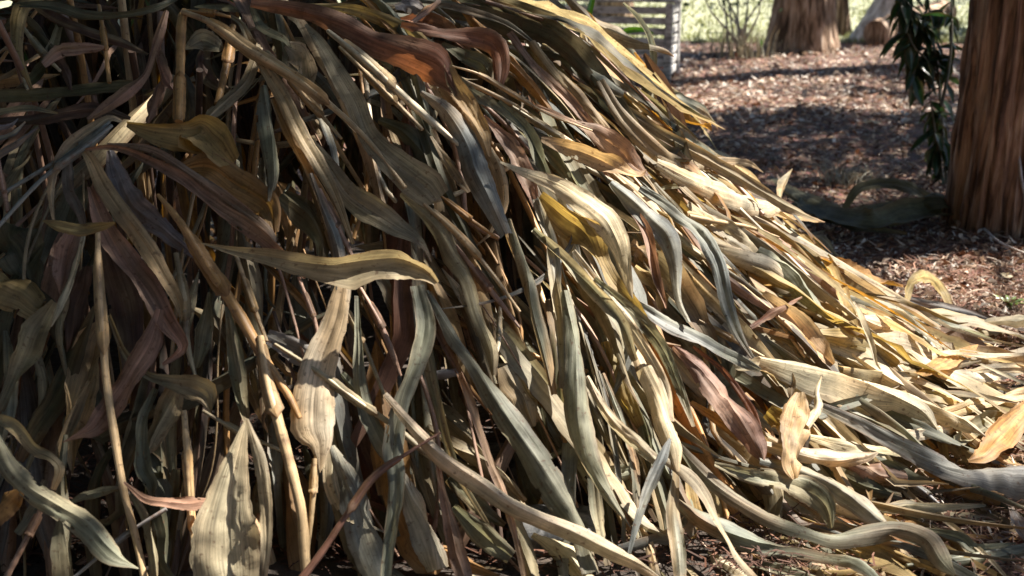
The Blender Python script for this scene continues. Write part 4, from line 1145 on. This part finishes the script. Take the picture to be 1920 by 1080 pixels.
fallen('fallen_leaf', 'dark leaf trailing from the heap foot under the shade of the trunk', '1440,330,10 1500,365,26 1560,392,30 1620,420,10', 'D', [.06, .06, .04, .02], kappa=.5, vfold=-.4)
fallen('fallen_leaf', 'small pale oval leaf lying on the dark litter', '1622,231,6 1636,229,12 1652,230,4', 'W', [.02, .03, .02], kappa=.3, tipbrown=0)
fallen('fallen_leaf', 'small white leaf scrap on the sunlit litter beside the tree', '1878,512,6 1888,517,14 1900,518,5', 'W', [.02, .03, .02], kappa=.3, tipbrown=0)
fallen('fallen_leaf', 'grey torn dry leaf lying on brown needles beside the heap', '1895,950,10 1912,985,30 1930,1010,24', 'V', [.02, .05, .04], kappa=.5)

# ---------------------------------------------------------------- twigs, stick and stones
def stick(name, label, pts, rad, col, cat='twig'):
    P = catmull(pts, 24); g = Geo()
    tube(g, P, rad * (1 + .12 * np.sin(np.arange(24) * 2.1)) * np.linspace(1.1, .75, 24), 8, col)
    return tag(g.build(name, M_STALK, origin=P[0] * [1, 1, 0]), label, cat)
D = to_pix((bx[0], bx[1] - .12, 0))[2]
q = [CAM + pixdir(x, y) * D for x, y in [(1918, 350), (1911, 300), (1905, 240), (1908, 180), (1913, 120), (1921, 40), (1930, -80)]]
stick('bare_twig', 'thin pale bare twig leaning against the red barked trunk', [ground_at(1948, 470)] + q, .006, (.34, .29, .27))
stick('bare_twig', 'short pale twig lying on the needles before the trunk', [ground_at(1846, 430, .03), ground_at(1872, 452, .04), ground_at(1900, 466, .05), ground_at(1940, 482, .03)], .0045, (.5, .42, .36))
ha, hb_ = surf_hit(780, 708), surf_hit(1000, 682)
stick('grey_stick', 'straight grey stick poking out under the leaf heap', [CAM + pixdir(760, 712) * (ha + .02), CAM + pixdir(890, 694) * (ha + .03), CAM + pixdir(1005, 682) * (ha + .06)], .009, (.34, .33, .35), 'stick')
for k, (px, py, sx, label) in enumerate([(955, 885, .11, 'grey stone under the middle of the leaf heap'), (1045, 1005, .09, 'grey stone showing between two hanging leaves'), (1010, 870, .07, 'small grey stone wedged behind a wide drooping leaf')]):
    c = ground_at(px, py, .04); g = Geo(); n, m = 12, 18; V = []
    for i in range(n):
        th_ = math.pi * i / (n - 1)
        for j in range(m):
            ph = 2 * math.pi * j / m
            d = np.array([math.sin(th_) * math.cos(ph), math.sin(th_) * math.sin(ph), math.cos(th_)])
            d = np.sign(d) * np.abs(d) ** .7
            k2 = 1 + .18 * mnoise.noise(Vector(d * 1.7 + k * 3.1))
            V.append(c + d * k2 * np.array([sx, sx * .7, .05]))
    g.add(V, grid_faces(n, m, True))
    tag(g.build('stone', M_STONE, origin=c * [1, 1, 0]), label, 'stone')

# pale moss tuft and a seedling on the litter
mt = ground_at(1590, 350); g = Geo()
for _ in range(170):
    a = r.uniform(0, 6.28); q = mt + np.array([r.gauss(0, .055), r.gauss(0, .06), 0]); l = r.uniform(.05, .13)
    P = catmull([q, q + [.35 * l * math.cos(a), .35 * l * math.sin(a), l * .6], q + [.9 * l * math.cos(a), .9 * l * math.sin(a), l * .75]], 5)
    leaf_geo(g, P, np.linspace(.0022, .0008, 5), np.tile([0, 0, 1.], (5, 1)), np.array([.46, .46, .38]) * r.uniform(.7, 1.2), n=6, m=3, rnd=r)
tag(g.build('moss_tuft', M_LITTER, origin=mt), 'pale grey tuft of moss on the litter behind the heap', 'moss')
sd = ground_at(1892, 582); so = empty('seedling', tuple(sd), 'small light green seedling on the sunlit litter', 'plant')
for k in range(9):
    a = k * .75; l = r.uniform(.03, .06); P = catmull([sd, sd + [.5 * l * math.cos(a), .5 * l * math.sin(a), .03], sd + [l * math.cos(a), l * math.sin(a), .035]], 6)
    g = Geo(); leaf_geo(g, P, np.array([.001, .004, .007, .008, .005, .001]), np.tile([0, 0, 1.], (6, 1)), (.3, .42, .16), n=8, m=5, kappa=.4, tipbrown=0, rnd=r); g.build('leaf', M_GREEN, so, origin=sd)

# ---------------------------------------------------------------- needle and chip litter on the ground
g = Geo(); r = random.Random(77)
PAL = [(.22, .11, .068), (.17, .08, .05), (.33, .21, .14), (.46, .35, .26), (.58, .50, .42), (.11, .055, .038)]
def litter_spot():
    if r.random() < .8:
        p = ground_at(r.uniform(900, 1990), r.uniform(95, 1110) if r.random() < .75 else r.uniform(420, 700))
    else:
        p = ground_at(r.uniform(-50, 1500), r.uniform(800, 1110)) + [0, 0, .03]
    return p
for _ in range(30000):
    p = litter_spot()
    if p[1] > 9: continue
    a = r.uniform(0, 6.28); l = r.uniform(.02, .07) * (1 + .12 * max(0, p[1] - 3)); w = r.uniform(.0009, .0022) * (1 + .25 * max(0, p[1] - 3))
    b = a + r.gauss(0, .5); z = gh(p[0], p[1]) + r.uniform(.002, .022) + p[2]
    p0 = np.array([p[0], p[1], z]); p1 = p0 + [l * .5 * math.cos(a), l * .5 * math.sin(a), r.uniform(-.004, .012)]; p2 = p1 + [l * .5 * math.cos(b), l * .5 * math.sin(b), r.uniform(-.01, .006)]
    s = np.array([-math.sin(a), math.cos(a), r.uniform(-.5, .5)]) * w
    c = np.array(r.choices(PAL, (4, 4, 3, 2, 1, 3))[0]) * r.uniform(.7, 1.25)
    if p[2] > .02:                                       # crumbs on the bed, coloured darker to deepen the shade there
        if r.random() < .5: continue
        c = np.array(r.choice([PAL[1], PAL[5], PAL[5]])) * r.uniform(.4, 1)
    g.add([p0 - s, p0 + s, p1 + s, p1 - s, p2 + s * .4, p2 - s * .4], [[0, 1, 2, 3], [3, 2, 4, 5]], c)
tag(g.build('needle_litter', M_LITTER, smooth=False), kind='stuff')
g = Geo()
for _ in range(16000):
    p = ground_at(r.uniform(1150, 1990), r.uniform(88, 660)) if r.random() < .85 else litter_spot()
    if p[1] > 12: continue
    a = r.uniform(0, 6.28); l = r.uniform(.012, .04) * (1 + .10 * max(0, p[1] - 3)); w = l * r.uniform(.2, .5)
    z = gh(p[0], p[1]) + r.uniform(.006, .022); tl = r.gauss(0, .35); cu = r.uniform(-.3, .4) * l
    u_ = np.array([math.cos(a), math.sin(a), tl]); v_ = np.array([-math.sin(a), math.cos(a), r.gauss(0, .35)])
    o_ = np.array([p[0], p[1], z])
    V = [o_, o_ + u_ * l * .4 + v_ * w * .5 + [0, 0, cu], o_ + u_ * l * .4 - v_ * w * .5 + [0, 0, cu], o_ + u_ * l + [0, 0, 0.0]]
    c = np.array(r.choices(PAL, (3, 2, 4, 4, 3, 1))[0]) * r.uniform(.7, 1.25)
    g.add(V, [[0, 2, 3], [0, 3, 1]], c)
for _ in range(3500):  # extra pale chips: the brightness of sunlit patches put into their colour
    p = ground_at(r.uniform(1180, 1800), r.uniform(88, 235))
    a = r.uniform(0, 6.28); l = r.uniform(.03, .07); w = l * r.uniform(.25, .6); z = gh(p[0], p[1]) + r.uniform(.006, .02)
    u_ = np.array([math.cos(a), math.sin(a), r.gauss(0, .3)]); v_ = np.array([-math.sin(a), math.cos(a), r.gauss(0, .3)]); o_ = np.array([p[0], p[1], z])
    g.add([o_, o_ + u_ * l * .5 + v_ * w * .5, o_ + u_ * l * .5 - v_ * w * .5, o_ + u_ * l], [[0, 2, 3], [0, 3, 1]], np.array(r.choices(PAL, (3, 1, 3, 4, 5, 1))[0]) * r.uniform(.8, 1.25))
tag(g.build('leaf_chip_litter', M_LITTER, smooth=False), kind='stuff')
# sparse dry grass on the lawn edge
g = Geo()
for _ in range(9000):
    y = 11.6 + 9 * r.random() ** 1.6; x = r.uniform(0, .62) * y * .75 - .3 * 0
    a = r.uniform(0, 6.28); l = r.uniform(.03, .07); w = .004 + .0006 * y
    s = np.array([-math.sin(a), math.cos(a), 0]) * w; p0 = np.array([x, y, .012])
    p1 = p0 + [l * .5 * math.cos(a), l * .5 * math.sin(a), l]
    g.add([p0 - s, p0 + s, p1], [[0, 1, 2]], np.array([.25, .26, .13]) * r.uniform(.6, 1.3))
tag(g.build('lawn_grass', M_GREEN, smooth=False), kind='stuff')
